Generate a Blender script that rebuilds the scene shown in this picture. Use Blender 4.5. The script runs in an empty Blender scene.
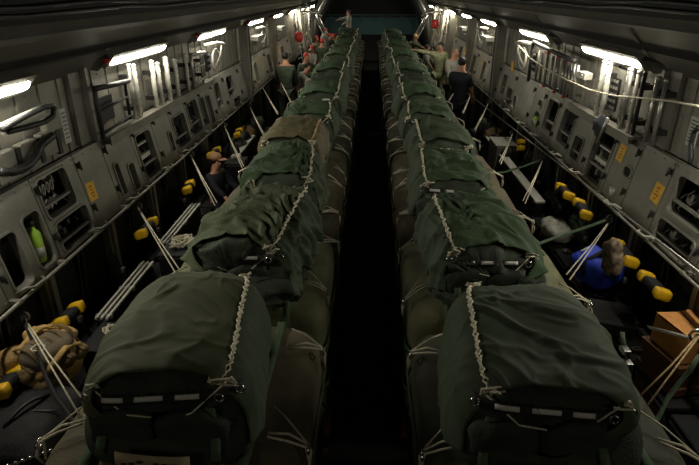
import bpy, math, random
from math import sin, cos, pi, radians, sqrt, atan, tan
from mathutils import Vector, Matrix, noise, Quaternion
random.seed(7)
S = bpy.context.scene
C = S.collection

# ------------------------------------------------------------------ camera
F = 543.0; CZ = 3.3
TH = atan(242.5 / F); YW = atan(22.5 * cos(TH) / F)
fw = Vector((-sin(YW) * cos(TH), cos(YW) * cos(TH), -sin(TH)))
rt = Vector((cos(YW), sin(YW), 0)); up = rt.cross(fw)
cam = bpy.data.objects.new('camera', bpy.data.cameras.new('camera')); C.objects.link(cam)
cam.data.sensor_width = 36; cam.data.lens = F * 36 / 699; cam.data.clip_start = .05; cam.data.clip_end = 200
m = Matrix((rt, up, -fw)).transposed().to_4x4(); m.translation = (0, 0, CZ); cam.matrix_world = m
S.camera = cam
def ray(px, py): return fw + rt * ((px - 349.5) / F) - up * ((py - 232.5) / F)
def wx(px, py, X):
    d = ray(px, py); t = X / d.x; return Vector((X, t * d.y, CZ + t * d.z))
def wz(px, py, Z):
    d = ray(px, py); t = (Z - CZ) / d.z; return Vector((t * d.x, t * d.y, Z))

# ------------------------------------------------------------------ materials
M = {}
def mat(name, col, rough=.6, metal=0., var=.12, scale=8., bump=0., bscale=60., emit=None, spec=.5, sheen=0., stretch=(1, 1, 1), cols=None):
    mt = bpy.data.materials.new(name); mt.use_nodes = True; nt = mt.node_tree; N = nt.nodes; L = nt.links
    b = N['Principled BSDF']; b.inputs['Roughness'].default_value = rough; b.inputs['Metallic'].default_value = metal
    b.inputs['Specular IOR Level'].default_value = spec
    if sheen: b.inputs['Sheen Weight'].default_value = sheen
    tc = N.new('ShaderNodeTexCoord'); mp = N.new('ShaderNodeMapping'); mp.inputs['Scale'].default_value = stretch
    L.new(tc.outputs['Object'], mp.inputs['Vector'])
    nz = N.new('ShaderNodeTexNoise'); nz.inputs['Scale'].default_value = scale; nz.inputs['Detail'].default_value = 5
    L.new(mp.outputs[0], nz.inputs['Vector'])
    cr = N.new('ShaderNodeValToRGB'); L.new(nz.outputs['Fac'], cr.inputs[0])
    c = Vector(col)
    if cols: a, z = cols
    else: a, z = c * (1 - var), c * (1 + var)
    cr.color_ramp.elements[0].position = .35; cr.color_ramp.elements[1].position = .65
    cr.color_ramp.elements[0].color = (*a, 1); cr.color_ramp.elements[1].color = (*z, 1)
    L.new(cr.outputs[0], b.inputs['Base Color'])
    if bump:
        n2 = N.new('ShaderNodeTexNoise'); n2.inputs['Scale'].default_value = bscale; n2.inputs['Detail'].default_value = 3
        L.new(mp.outputs[0], n2.inputs['Vector'])
        bp = N.new('ShaderNodeBump'); bp.inputs['Strength'].default_value = bump; bp.inputs['Distance'].default_value = .01
        L.new(n2.outputs['Fac'], bp.inputs['Height']); L.new(bp.outputs[0], b.inputs['Normal'])
    if emit:
        b.inputs['Emission Color'].default_value = (*emit[0], 1); b.inputs['Emission Strength'].default_value = emit[1]
    M[name] = mt; return mt
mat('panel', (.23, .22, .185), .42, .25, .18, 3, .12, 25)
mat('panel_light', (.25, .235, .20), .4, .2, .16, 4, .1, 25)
mat('shoulder', (.09, .085, .072), .5, .1, .12, 2, .08, 12)
mat('dark_grey', (.025, .024, .022), .5, .1, .2, 6, .1, 40)
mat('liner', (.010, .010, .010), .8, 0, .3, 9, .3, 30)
mat('black', (.006, .006, .007), .5, 0, .2, 12, .2, 80)
mat('black_cloth', (.009, .009, .010), .8, 0, .25, 12, .4, 60)
mat('rubber', (.015, .015, .015), .45, 0, .2, 20, .3, 120)
mat('metal', (.45, .44, .40), .3, .7, .1, 15, .05, 60)
mat('white_paint', (.66, .64, .56), .35, .1, .08, 12, .05, 40)
mat('chrome', (.7, .7, .68), .2, 1, .05, 20)
mat('cord', (.62, .57, .42), .8, 0, .2, 60, .4, 200)
mat('tan_cord', (.40, .28, .14), .8, 0, .2, 60, .4, 200)
mat('white_tape', (.62, .61, .54), .6, 0, .1, 40, .2, 150)
mat('card', (.30, .235, .13), .7, 0, .15, 30)
mat('ink', (.03, .02, .015), .7)
mat('yellow', (.78, .46, .01), .5, 0, .1, 20, .2, 60)
mat('placard', (.72, .40, .02), .5, 0, .1, 20)
mat('placard_ink', (.30, .05, .01), .6)
mat('paper', (.5, .5, .46), .7, 0, .08, 30)
mat('red', (.55, .03, .02), .45, 0, .1, 10)
mat('lime', (.36, .60, .06), .35, 0, .15, 14)
mat('blue', (.03, .08, .80), .6, 0, .25, 7, .4, 30)
mat('tan', (.50, .32, .11), .85, 0, .3, 9, .6, 50)
mat('tan_dark', (.15, .10, .04), .85, 0, .3, 9, .6, 50)
mat('tan_grey', (.16, .125, .08), .85, 0, .2, 9, .4, 50)
mat('camo', (.2, .15, .1), .85, 0, .3, 16, .3, 50, cols=((.07, .045, .03), (.38, .29, .2)))
mat('cardboard', (.60, .27, .075), .8, 0, .14, 10, .2, 40)
mat('wood', (.12, .05, .018), .6, 0, .3, 6, .2, 40, stretch=(1, 12, 12))
mat('skin', (.50, .24, .15), .5, 0, .08, 20)
mat('hair_dark', (.012, .009, .007), .6, 0, .3, 60, .4, 200)
mat('hair_red', (.5, .03, .02), .7, 0, .2, 60)
mat('uniform_green', (.055, .075, .045), .85, 0, .3, 14, .3, 50)
mat('uniform_tan', (.33, .34, .19), .85, 0, .25, 14, .3, 50)
mat('shirt_grey', (.34, .33, .28), .8, 0, .15, 14, .3, 50)
mat('shirt_dark', (.012, .014, .022), .8, 0, .2, 14, .3, 50)
mat('cap', (.36, .19, .10), .8, 0, .15, 20)
mat('ramp', (.13, .25, .25), .5, 0, .12, 2, .1, 20)
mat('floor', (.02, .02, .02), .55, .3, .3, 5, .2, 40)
mat('strap_green', (.06, .10, .05), .8, 0, .2, 40, .4, 150)
mat('canvas', (.12, .10, .058), .85, 0, .18, 5, .5, 90)
mat('canvas_green', (.17, .17, .088), .85, 0, .18, 5, .5, 90)
mat('canvas_dark', (.055, .056, .034), .85, 0, .2, 5, .5, 90)
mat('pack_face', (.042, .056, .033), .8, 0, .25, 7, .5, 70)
mat('panel_far_lit', (.40, .375, .30), .4, .2, .16, 4, .1, 25)  # panel paint lightened: brighter light at the far end put into the colour
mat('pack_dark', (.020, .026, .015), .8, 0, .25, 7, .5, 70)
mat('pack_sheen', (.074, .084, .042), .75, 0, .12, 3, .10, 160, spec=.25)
mat('pack_a', (.084, .102, .056), .75, 0, .14, 3, .10, 160, spec=.25)
mat('pack_b', (.048, .078, .038), .75, 0, .14, 3, .10, 160, spec=.25)
mat('pack_c', (.11, .096, .048), .75, 0, .14, 3, .10, 160, spec=.25)
mat('pack_d', (.046, .062, .034), .75, 0, .14, 3, .10, 160, spec=.25)
mat('diffuser', (.9, .9, .85), .5, 0, .02, 3, emit=((1.0, .95, .80), 48))

# ------------------------------------------------------------------ mesh helper
class MB:
    def __init__(s): s.v = []; s.f = []; s.mi = []; s.sm = []; s.cur = 0
    def add(s, vs, fs, smooth=False):
        n = len(s.v); s.v += [Vector(p) for p in vs]; s.f += [tuple(i + n for i in f) for f in fs]
        s.mi += [s.cur] * len(fs); s.sm += [smooth] * len(fs); return s
    def box(s, c, d, R=None, taper=1.0):
        c = Vector(c); x, y, z = [k / 2 for k in d]; vs = []
        for k, (a, b, e) in enumerate([(-1, -1, -1), (1, -1, -1), (1, 1, -1), (-1, 1, -1), (-1, -1, 1), (1, -1, 1), (1, 1, 1), (-1, 1, 1)]):
            t = taper if e > 0 else 1
            p = Vector((a * x * t, b * y * t, e * z)); vs.append(c + (R @ p if R else p))
        return s.add(vs, [(0, 3, 2, 1), (4, 5, 6, 7), (0, 1, 5, 4), (1, 2, 6, 5), (2, 3, 7, 6), (3, 0, 4, 7)])
    def rbox(s, c, d, r=.02, R=None, n=3):          # rounded in the xz / yz edges by superellipsoid
        return s.sell(c, [k / 2 for k in d], 6, 6, 24, 14, R)
    def tube(s, pts, r, n=6, closed=False):
        pts = [Vector(p) for p in pts]; N = len(pts); vs = []; prev = None
        for i, p in enumerate(pts):
            a = pts[(i - 1) % N] if (closed or i > 0) else p; b = pts[(i + 1) % N] if (closed or i < N - 1) else p
            t = (b - a); t = t.normalized() if t.length > 1e-9 else Vector((0, 0, 1))
            if prev is None:
                u = t.orthogonal().normalized()
            else:
                u = (prev - t * prev.dot(t)); u = u.normalized() if u.length > 1e-6 else t.orthogonal().normalized()
            prev = u; w = t.cross(u); rr = r[i] if isinstance(r, (list, tuple)) else r
            vs += [p + (u * cos(2 * pi * k / n) + w * sin(2 * pi * k / n)) * rr for k in range(n)]
        fs = []
        for i in range(N if closed else N - 1):
            j = (i + 1) % N
            fs += [(i * n + k, i * n + (k + 1) % n, j * n + (k + 1) % n, j * n + k) for k in range(n)]
        if not closed: fs += [tuple(range(n))[::-1], tuple((N - 1) * n + k for k in range(n))]
        return s.add(vs, fs, True)
    def cyl(s, a, b, r, n=12, r2=None):
        return s.tube([a, b], [r, r if r2 is None else r2], n)
    def ribbon(s, pts, wvec, w, th=.004):
        pts = [Vector(p) for p in pts]; vs = []
        for i, p in enumerate(pts):
            wv = (wvec(i) if callable(wvec) else Vector(wvec)).normalized()
            a = pts[max(i - 1, 0)]; b = pts[min(i + 1, len(pts) - 1)]; t = (b - a).normalized(); nn = t.cross(wv).normalized()
            vs += [p + wv * w / 2 + nn * th / 2, p - wv * w / 2 + nn * th / 2, p - wv * w / 2 - nn * th / 2, p + wv * w / 2 - nn * th / 2]
        fs = []
        for i in range(len(pts) - 1):
            for k in range(4): fs.append((i * 4 + k, i * 4 + (k + 1) % 4, i * 4 + 4 + (k + 1) % 4, i * 4 + 4 + k))
        fs += [(3, 2, 1, 0), tuple(len(pts) * 4 - 4 + k for k in range(4))]
        return s.add(vs, fs, True)
    def sell(s, c, h, n1=2, n2=2, nu=16, nv=10, R=None, dis=None):
        c = Vector(c); vs = []
        e1, e2 = 2 / n1, 2 / n2; sg = lambda q, e: math.copysign(abs(q) ** e, q)
        for j in range(1, nv):
            ph = -pi / 2 + pi * j / nv
            for i in range(nu):
                th = 2 * pi * i / nu
                k = sg(cos(ph), e2); p = Vector((h[0] * sg(cos(th), e1) * k, h[1] * sg(sin(th), e1) * k, h[2] * sg(sin(ph), e2)))
                if dis: p += p.normalized() * dis(p)
                vs.append(c + (R @ p if R else p))
        a, b = Vector((0, 0, -h[2])), Vector((0, 0, h[2]))
        vs += [c + (R @ a if R else a), c + (R @ b if R else b)]; n = len(vs); fs = []
        for j in range(nv - 2):
            fs += [(j * nu + i, j * nu + (i + 1) % nu, (j + 1) * nu + (i + 1) % nu, (j + 1) * nu + i) for i in range(nu)]
        fs += [(n - 2, (i + 1) % nu, i) for i in range(nu)]
        fs += [(n - 1, (nv - 2) * nu + i, (nv - 2) * nu + (i + 1) % nu) for i in range(nu)]
        return s.add(vs, fs, True)
    def grid(s, P, smooth=True):                    # P[i][j]
        a, b = len(P), len(P[0]); vs = [p for r in P for p in r]
        return s.add(vs, [(i * b + j, (i + 1) * b + j, (i + 1) * b + j + 1, i * b + j + 1) for i in range(a - 1) for j in range(b - 1)], smooth)
    def build(s, name, mats, parent=None, loc=None, solid=0, bevel=0, sub=0):
        org = Vector(loc) if loc is not None else Vector((0, 0, 0))
        if parent is not None:
            q = parent
            while q: org += q.location; q = q.parent
        me = bpy.data.meshes.new(name); me.from_pydata([v - org for v in s.v], [], s.f)
        for mm in (mats if isinstance(mats, (list, tuple)) else [mats]): me.materials.append(M[mm])
        me.polygons.foreach_set('material_index', s.mi); me.polygons.foreach_set('use_smooth', s.sm); me.update()
        o = bpy.data.objects.new(name, me); C.objects.link(o)
        if parent is not None: o.parent = parent
        if loc is not None: o.location = loc
        if solid:
            q = o.modifiers.new('s', 'SOLIDIFY'); q.thickness = solid; q.offset = 1
        if bevel:
            q = o.modifiers.new('b', 'BEVEL'); q.width = bevel; q.segments = 2; q.limit_method = 'ANGLE'
        return o
def thing(name, label, cat, loc=(0, 0, 0), group=None, rz=0):
    o = bpy.data.objects.new(name, None); C.objects.link(o); o.location = loc; o.rotation_euler.z = rz; o.empty_display_size = .1
    o['label'] = label; o['category'] = cat
    if group: o['group'] = group
    return o
def tag(o, label, cat, group=None, kind=None):
    o['label'] = label; o['category'] = cat
    if group: o['group'] = group
    if kind: o['kind'] = kind
    return o
def struct(o): o['kind'] = 'structure'; return o
def copy_tree(o, parent=None):
    c = o.copy(); C.objects.link(c)
    if parent: c.parent = parent
    for ch in list(o.children): copy_tree(ch, c)
    return c
ORD = ['nearest', 'second', 'third', 'fourth', 'fifth', 'sixth', 'seventh', 'eighth', 'ninth', 'tenth', 'eleventh', 'twelfth', 'thirteenth', 'fourteenth', 'fifteenth', 'farthest']
ORD2 = ['first', 'second', 'third', 'fourth', 'fifth', 'sixth', 'seventh', 'eighth', 'ninth', 'tenth', 'eleventh', 'twelfth', 'thirteenth', 'fourteenth', 'fifteenth', 'sixteenth', 'seventeenth', 'last']
SD = {-1: 'left', 1: 'right'}
YEND = 31.0

# ------------------------------------------------------------------ setting
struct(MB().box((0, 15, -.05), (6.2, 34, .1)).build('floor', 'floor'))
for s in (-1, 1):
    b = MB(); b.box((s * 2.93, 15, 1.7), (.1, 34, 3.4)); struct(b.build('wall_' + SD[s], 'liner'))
    # upper grey skin with stringers
    b = MB(); b.box((s * 2.83, 15, 2.29), (.16, 33, .70))
    for k in range(0, 44):
        y = 2.3 + k * .62
        b.box((s * 2.745, y, 2.29), (.02, .05, .69)); b.box((s * 2.745, y + .31, 2.29), (.016, .015, .69))
        for q in range(5): b.cyl((s * 2.74, y + .12, 2.05 + q * .12), (s * 2.752, y + .12, 2.05 + q * .12), .008, 6)
    struct(b.build('trim_1' if s < 0 else 'trim_2', 'panel_light'))
    # sloping shoulder above the lights
    P0 = Vector((2.76, 0, 2.62)); P1 = Vector((2.28, 0, 3.12)); d = P1 - P0
    def sh(t, o=0): n = Vector((-d.z, 0, d.x)).normalized(); q = P0 + d * t - n * -o; return q
    prof = [(0, .0), (.03, .03), (.36, .03), (.38, -.02), (.50, -.02), (.52, .02), (.80, .02), (.81, .05), (.86, .05), (.87, .02), (1, .02)]
    pp = []
    nrm = Vector((-d.z, 0, d.x)).normalized()       # points down and inward
    for t, o in prof: q = P0 + d * t + nrm * o; pp.append((q.x, q.z))
    for nm, sel, mt_ in (('a', [0, 1, 2], 'shoulder'), ('b', [2, 3, 4, 5], 'dark_grey'), ('c', [5, 6, 7, 8, 9, 10], 'shoulder')):
        b = MB(); P = [[Vector((s * pp[i][0], y, pp[i][1])) for i in sel] for y in [-1 + j * 1.0 for j in range(33)]]
        b.grid(P, False)
        if nm != 'b':
            for j in range(11):                     # joint straps
                y = 2.2 + j * 3.25
                i0, i1 = sel[0 if nm == 'c' else 1], sel[1 if nm == 'c' else 2]
                a_, b_ = Vector((s * pp[i0][0], y, pp[i0][1])), Vector((s * pp[i1][0], y, pp[i1][1]))
                b.ribbon([a_, b_], (0, 1, 0), .06, .006)
        k = {'a': 3, 'b': 5, 'c': 7}[nm] + (s > 0)
        struct(b.build('trim_%d' % k, mt_, solid=.02))
b = MB()
prof = [(-2.27, 3.12), (-2.2, 3.3), (-1.7, 3.75), (-.9, 4.1), (0, 4.2), (.9, 4.1), (1.7, 3.75), (2.2, 3.3), (2.27, 3.12)]
b.grid([[Vector((x, y, z)) for x, z in prof] for y in (-2, 8, 18, 31)], False)
struct(b.build('ceiling', 'liner', solid=.05))
struct(MB().box((0, YEND + .3, 2.5), (6.2, .2, 5)).build('wall_back', 'black'))
struct(MB().box((0, -1.9, 2.2), (6.2, .1, 4.4)).build('wall_front', 'dark_grey'))
# overhead cable runs and boxes along the ceiling edge
for s in (-1, 1):
    for k in range(3):
        b = MB(); z = 3.16 + k * .05
        b.tube([(s * (2.17 - k * .04), 2 + j * .8, z + .012 * sin(j * 2.1 + k)) for j in range(30)], .014, 6)
        tag(b.build('cable_run', 'black'), '%s overhead cable along the %s edge of the ceiling' % (['lowest', 'middle', 'highest'][k], SD[s]), 'cable', 'overhead cables')

# ------------------------------------------------------------------ closed cargo ramp at the far end
t = thing('cargo_ramp', 'dark teal closed cargo ramp across the far end of the hold', 'ramp', (0, 29.4, 0))
R = Matrix.Rotation(radians(52), 3, 'X')
MB().box((0, 29.4, 1.1), (4.9, 2.6, .12), R).build('ramp_panel', 'ramp', t)
b = MB()
for k in range(9): b.box((-2.1 + k * .52, 29.36, 1.15), (.06, 2.5, .06), R)
b.build('stiffener', 'ramp', t)
b = MB(); b.box((0, 30.1, 2.06), (4.9, .12, .1)); b.build('ramp_edge', 'dark_grey', t)
MB().box((0, 28.86, .62), (4.88, 1.5, .10), R).build('ramp_shade_sheet', 'liner', t)  # added black sheet: shade at the aisle end laid over the lower ramp
# curved aft frames that close the sides in
for k in range(5):
    for s in (-1, 1):
        y = 24.2 + k * 1.25; b = MB()
        pts = [(s * (2.62 - .0 * k), y, .2), (s * (2.58), y, 1.4), (s * (2.45 - .04 * k), y, 2.3), (s * (2.1 - .06 * k), y, 2.95), (s * (1.6 - .07 * k), y, 3.4)]
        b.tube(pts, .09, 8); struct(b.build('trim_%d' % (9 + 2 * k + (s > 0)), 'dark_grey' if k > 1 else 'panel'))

# ------------------------------------------------------------------ lights
def light_fixture(s, y0, tagred=True):
    L = 1.5
    t = thing('wall_light', '', 'light', (s * 2.6, y0 + L / 2, 2.66), 'fluorescent wall lights')
    X = 2.58; yc = y0 + L / 2
    R = Matrix.Rotation(radians(-38 * s), 3, 'Y')
    b = MB()
    prof = [(2.505, 2.720), (2.522, 2.698), (2.622, 2.586), (2.74, 2.62), (2.74, 2.69), (2.60, 2.745)]
    n = len(prof); vs = [(s * x, yy, z) for yy in (y0 - .04, y0 + L + .04) for x, z in prof]
    b.add(vs, [tuple(range(n))[::-1], tuple(range(n, 2 * n))] + [(k, (k + 1) % n, n + (k + 1) % n, n + k) for k in range(n)])
    for k in range(6): b.box((s * 2.56, yc - .3 + k * .07, 2.728), (.02, .04, .03), R)
    b.build('housing', 'panel', t)
    b = MB(); n = 8; P = []                          # tilted diffuser facing down and inward
    for i in range(n + 1):
        y = y0 + .02 + (L - .04) * i / n; row = []
        for j in range(5):
            a = j / 4; o = .006 + .012 * sin(pi * a)
            row.append(Vector((s * (2.540 + .056 * a - .745 * o), y, 2.654 + .026 - .064 * a - .665 * o)))
        P.append(row)
    b.grid(P if s > 0 else [r[::-1] for r in P]); b.build('diffuser', 'diffuser', t)
    for q, yy in ((0, y0 - .14), (1, y0 + L + .14)):
        b = MB(); e = -.14 if q == 0 else .14
        vs = [(s * 2.54, yy - e, 2.70), (s * 2.72, yy - e, 2.56), (s * 2.74, yy - e, 2.66), (s * 2.62, yy - e, 2.79), (s * 2.66, yy + e, 2.68), (s * 2.73, yy + e, 2.62), (s * 2.74, yy + e, 2.67), (s * 2.68, yy + e, 2.74)]
        b.add(vs, [(0, 1, 2, 3), (4, 7, 6, 5), (0, 4, 5, 1), (1, 5, 6, 2), (2, 6, 7, 3), (3, 7, 4, 0)])
        b.build('end_plate', 'dark_grey', t)
    if s < 0:
        b = MB(); b.box((s * 2.57, y0 - .08, 2.665), (.04, .09, .025), R); b.build('marker_tag', 'red', t)
    return t
LY = [2.58, 5.50, 8.50, 12.1, 15.1, 18.3, 21.4, 24.6]
for s in (-1, 1):
    src = None
    for k, y in enumerate(LY):
        if src is None: o = src = light_fixture(s, y)
        else: o = copy_tree(src); o.location.y = y + .75
        o['label'] = 'glowing fluorescent light, %s along the top of the %s wall' % (['nearest in view', 'second', 'third', 'fourth', 'fifth', 'sixth', 'seventh', 'farthest'][k], SD[s])

mat('diffuser_fill', (.9, .9, .85), .5, 0, .02, 3, emit=((1.0, .93, .76), 13))  # weak glow for the added fill lamps
for s in (-1, 1):                                    # unseen lamp pair added behind the viewpoint to light the near pack fronts
    o = light_fixture(s, -1.2); o['label'] = 'added unseen fill light behind the viewpoint on the %s wall' % SD[s]
    for c in o.children:
        if c.name.startswith('diffuser'): c.data.materials[0] = M['diffuser_fill']
# ------------------------------------------------------------------ wall panels with openings
def rrect(y0, y1, z0, z1, r, n=4):
    out = []
    for cy, cz, a0 in ((y1 - r, z1 - r, 0), (y0 + r, z1 - r, 90), (y0 + r, z0 + r, 180), (y1 - r, z0 + r, 270)):
        for k in range(n + 1):
            a = radians(a0 + 90 * k / n); out.append((cy + r * cos(a), cz + r * sin(a)))
    return out
def plate(b, s, X, y0, y1, z0, z1, holes, th=.05):
    ys = sorted({y0, y1, *[h[0] for h in holes], *[h[1] for h in holes]}); zs = sorted({z0, z1, *[h[2] for h in holes], *[h[3] for h in holes]})
    for i in range(len(ys) - 1):
        for j in range(len(zs) - 1):
            cy, cz = (ys[i] + ys[i + 1]) / 2, (zs[j] + zs[j + 1]) / 2
            if cy < y0 or cy > y1 or cz < z0 or cz > z1: continue
            if any(h[0] < cy < h[1] and h[2] < cz < h[3] for h in holes): continue
            b.box((s * (X + th / 2), cy, cz), (th, ys[i + 1] - ys[i], zs[j + 1] - zs[j]))
def zr(z): r = (3.3 - z) / 2.64; return (3.3 - 2.323 * r) / (1 + .17 * r)
def XW(z): return 2.66 - (1.98 - z) * .17
class PB(MB):                                        # plates follow the inward lean of the lower wall
    def build(s, *a, **k):
        for v in s.v: v.x = math.copysign(XW(v.z) + abs(v.x) - 2.64, v.x)
        return MB.build(s, *a, **k)
def panel(s, y0, y1, label, holes=(), z0=1.25, z1=1.95, X=2.64, mt_='panel', placard=None, latch=True):
    t = thing('wall_panel', label, 'panel', (s * 2.55, (y0 + y1) / 2, z0), 'lower wall panels')
    hs = [(max(h[0], y0 + .02), min(h[1], y1 - .02), max(zr(h[2]), z0 + .02), min(zr(h[3]), z1 - .02)) for h in holes]
    b = PB(); plate(b, s, X, y0 + .006, y1 - .006, z0, z1, hs)
    for zz in (z0 + .03, z1 - .03):
        n = max(2, int((y1 - y0) / .13))
        for k in range(n): yy = y0 + .03 + (y1 - y0 - .06) * k / (n - 1); b.cyl((s * X, yy, zz), (s * (X - .006), yy, zz), .009, 6)
    b.build('panel_plate', mt_, t)
    for h in hs:
        rr = min(.05, (h[1] - h[0]) * .25)
        o_ = rrect(h[0] - .013, h[1] + .013, h[2] - .013, h[3] + .013, rr + .02); i_ = rrect(h[0] + .004, h[1] - .004, h[2] + .004, h[3] - .004, rr)
        n = len(o_); b = PB(); vs = []
        for x_ in (X - .014, X + .06): vs += [(s * x_, p[0], p[1]) for p in o_] + [(s * x_, p[0], p[1]) for p in i_]
        fs = []
        for k in range(n):
            q = (k + 1) % n; fs += [(k, q, n + q, n + k), (n + k, n + q, 3 * n + q, 3 * n + k), (k, 2 * n + k, 2 * n + q, q)]
        b.add(vs, fs, False); b.build('rim', mt_, t)
        # stowed gear, brackets and a crossbar inside the opening
        b = PB(); rnd = random.Random(int(h[0] * 1000))
        ar = (h[1] - h[0]) * (h[3] - h[2])
        for k in range(0 if 'bottle' in label else int(4 + ar * 50)):
            yy = rnd.uniform(h[0] + .02, h[1] - .02); zz = rnd.uniform(h[2] + .03, h[3] - .03)
            if rnd.random() < .5: b.box((s * (X + .12), yy, zz), (rnd.uniform(.04, .1), rnd.uniform(.02, .07), rnd.uniform(.02, .07)))
            else: b.tube([(s * (X + .09), yy, zz), (s * (X + .07), yy + .03, zz - .05), (s * (X + .1), yy + .01, zz - .1)], .008, 5)
        if b.v: b.build('fitting', 'dark_grey' if rnd.random() < .6 else 'panel', t)
        if h[1] - h[0] > .25:
            b = PB(); zz = h[2] + (h[3] - h[2]) * .3; b.box((s * (X + .03), (h[0] + h[1]) / 2, zz), (.03, h[1] - h[0], .02)); b.build('crossbar', 'panel', t)
    if placard:
        yy, zz = placard; zz = zr(zz); p_ = PB().box((s * (X - .002), yy, zz), (.004, .145, .17), Matrix.Rotation(radians(4 * s), 3, 'X')).build('placard', 'placard', t)
        b = PB()
        for k, w in enumerate((.05, .025, .07, .035)): b.box((s * (X - .006), yy, zz + .048 - k * .032), (.003, w, .010))
        b.build('lettering', 'placard_ink', p_)
    if latch:
        b = PB()
        for k in range(2):
            zz = z0 + .2 + k * .4; b.box((s * (X - .015), y0 + .03, zz), (.03, .03, .05)); b.cyl((s * (X - .03), y0 + .03, zz - .04), (s * (X - .03), y0 + .03, zz + .04), .01, 6)
        b.build('latch', 'dark_grey', t)
    return t
def hl(px0, py0, px1, py1, s, X=2.64):
    a, b_ = wx(px0, py0, s * X), wx(px1, py1, s * X); y0, y1 = sorted((a.y, b_.y)); z0, z1 = sorted((a.z, b_.z)); return (y0, y1, z0, z1)
LP = [
    (2.75, 3.22, [], 'plain grey wall panel nearest the viewpoint on the left wall', None),
    (3.22, 3.93, [(3.32, 3.55, 1.2, 1.68), (3.66, 3.88, 1.22, 1.72)], 'grey left wall panel with two rounded openings, one holding a lime bottle', None),
    (3.93, 4.60, [(3.98, 4.42, 1.55, 1.92), (4.0, 4.52, 1.2, 1.50)], 'grey left wall panel with an open gear rack above a dark opening', None),
    (4.60, 5.12, [], 'grey left wall panel bearing a yellow placard', (4.70, 1.55)),
    (5.12, 5.78, [(5.22, 5.32, 1.28, 1.66), (5.50, 5.64, 1.22, 1.56)], 'grey left wall panel with two narrow dark slots', None),
    (5.78, 6.40, [(5.86, 6.28, 1.22, 1.80)], 'left wall panel with large opening crossed by a pale shelf', None),
    (6.40, 6.98, [(6.78, 6.90, 1.32, 1.60)], 'pale left wall panel with one small slot', None),
    (6.98, 7.62, [(7.06, 7.52, 1.28, 1.74)], 'left wall panel with one dark window beside the small slot', None),
    (7.62, 8.28, [(7.70, 8.16, 1.30, 1.82)], 'left wall panel with dark window farther along the wall', None),
    (8.28, 8.95, [(8.32, 8.52, 1.30, 1.78), (8.64, 8.84, 1.25, 1.75)], 'left wall panel with two tall slots and a yellow hose', None),
    (8.95, 9.75, [(9.2, 9.5, 1.4, 1.86)], 'left wall panel with a slot below the white hose loop', None),
    (9.75, 10.9, [(10.0, 10.45, 1.45, 1.85), (10.2, 10.7, 1.2, 1.38)], 'left wall panel with stepped dark openings', None),
    (10.9, 12.2, [(11.9, 12.1, 1.2, 1.9)], 'left wall panel where the shade falls between the lights', None),
    (12.2, 13.8, [(12.5, 12.8, 1.3, 1.8)], 'pale left wall panel below the fourth light', (13.3, 1.75)),
    (13.8, 15.6, [(14.2, 14.6, 1.3, 1.8)], 'pale left wall panel beside the standing people', (15.0, 1.75)),
    (15.6, 17.8, [(16.4, 16.9, 1.3, 1.8)], 'pale left wall panel below the fifth light', (16.1, 1.75)),
    (17.8, 21.0, [(18.4, 18.9, 1.3, 1.8)], 'left wall panel behind the red pouch', None),
    (21.0, 24.0, [], 'farthest grey panel on the left wall', None)]
RP = [
    (2.75, 3.85, [(2.9, 3.7, 1.25, 1.8)], 'grey right wall panel at the edge of the picture', None),
    (3.85, 4.62, [(3.95, 4.50, 1.52, 1.88), (3.95, 4.52, 1.19, 1.44)], 'grey right wall panel with an open rack above a dark opening', None),
    (4.62, 5.22, [], 'grey right wall panel with larger yellow placard', (4.72, 1.60)),
    (5.22, 5.72, [(5.26, 5.42, 1.55, 1.66)], 'grey right wall panel with yellow placard and a small black square', (5.60, 1.74)),
    (5.72, 6.35, [(5.80, 6.28, 1.22, 1.86)], 'right wall panel with a big opening crossed by a pale shelf', None),
    (6.35, 6.95, [(6.55, 6.85, 1.30, 1.62)], 'right wall panel with a dark bin opening beside the hanging cloth', None),
    (6.95, 7.62, [(7.02, 7.46, 1.36, 1.86)], 'right wall panel with dark window nearer the hanging cloth', None),
    (7.62, 8.30, [(7.70, 8.16, 1.36, 1.86)], 'right wall panel with dark window beside the lime bottle', None),
    (8.30, 8.90, [(8.38, 8.62, 1.30, 1.56), (8.45, 8.6, 1.64, 1.75)], 'right wall panel with a lime bottle in its opening', None),
    (8.90, 10.1, [(9.8, 10.0, 1.3, 1.55)], 'pale blank right wall panel beneath the ladder rack arm', None),
    (10.1, 11.4, [(10.2, 10.55, 1.28, 1.62), (10.8, 11.1, 1.4, 1.8)], 'right wall panel with two square windows', None),
    (11.4, 12.6, [(11.5, 11.9, 1.3, 1.7)], 'right wall panel in the shade between the lights', None),
    (12.6, 13.9, [(12.9, 13.2, 1.3, 1.8)], 'pale right wall panel below the fourth light', (13.4, 1.75)),
    (13.9, 15.6, [(14.2, 14.6, 1.3, 1.8)], 'pale right wall panel behind the seated people', None),
    (15.6, 17.8, [(16.4, 16.9, 1.3, 1.8)], 'pale right wall panel below the fifth light', (16.1, 1.75)),
    (17.8, 21.0, [(18.4, 18.9, 1.3, 1.8)], 'right wall panel behind the pointing person', None),
    (21.0, 24.0, [], 'farthest grey panel on the right wall', None)]
for s, PL in ((-1, LP), (1, RP)):
    for k, (y0, y1, hs, lb, pc) in enumerate(PL):
        panel(s, y0, y1, lb, hs, placard=pc, mt_='panel_far_lit' if y0 > 12 else ('panel_light' if 'pale' in lb else 'panel'))
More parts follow.
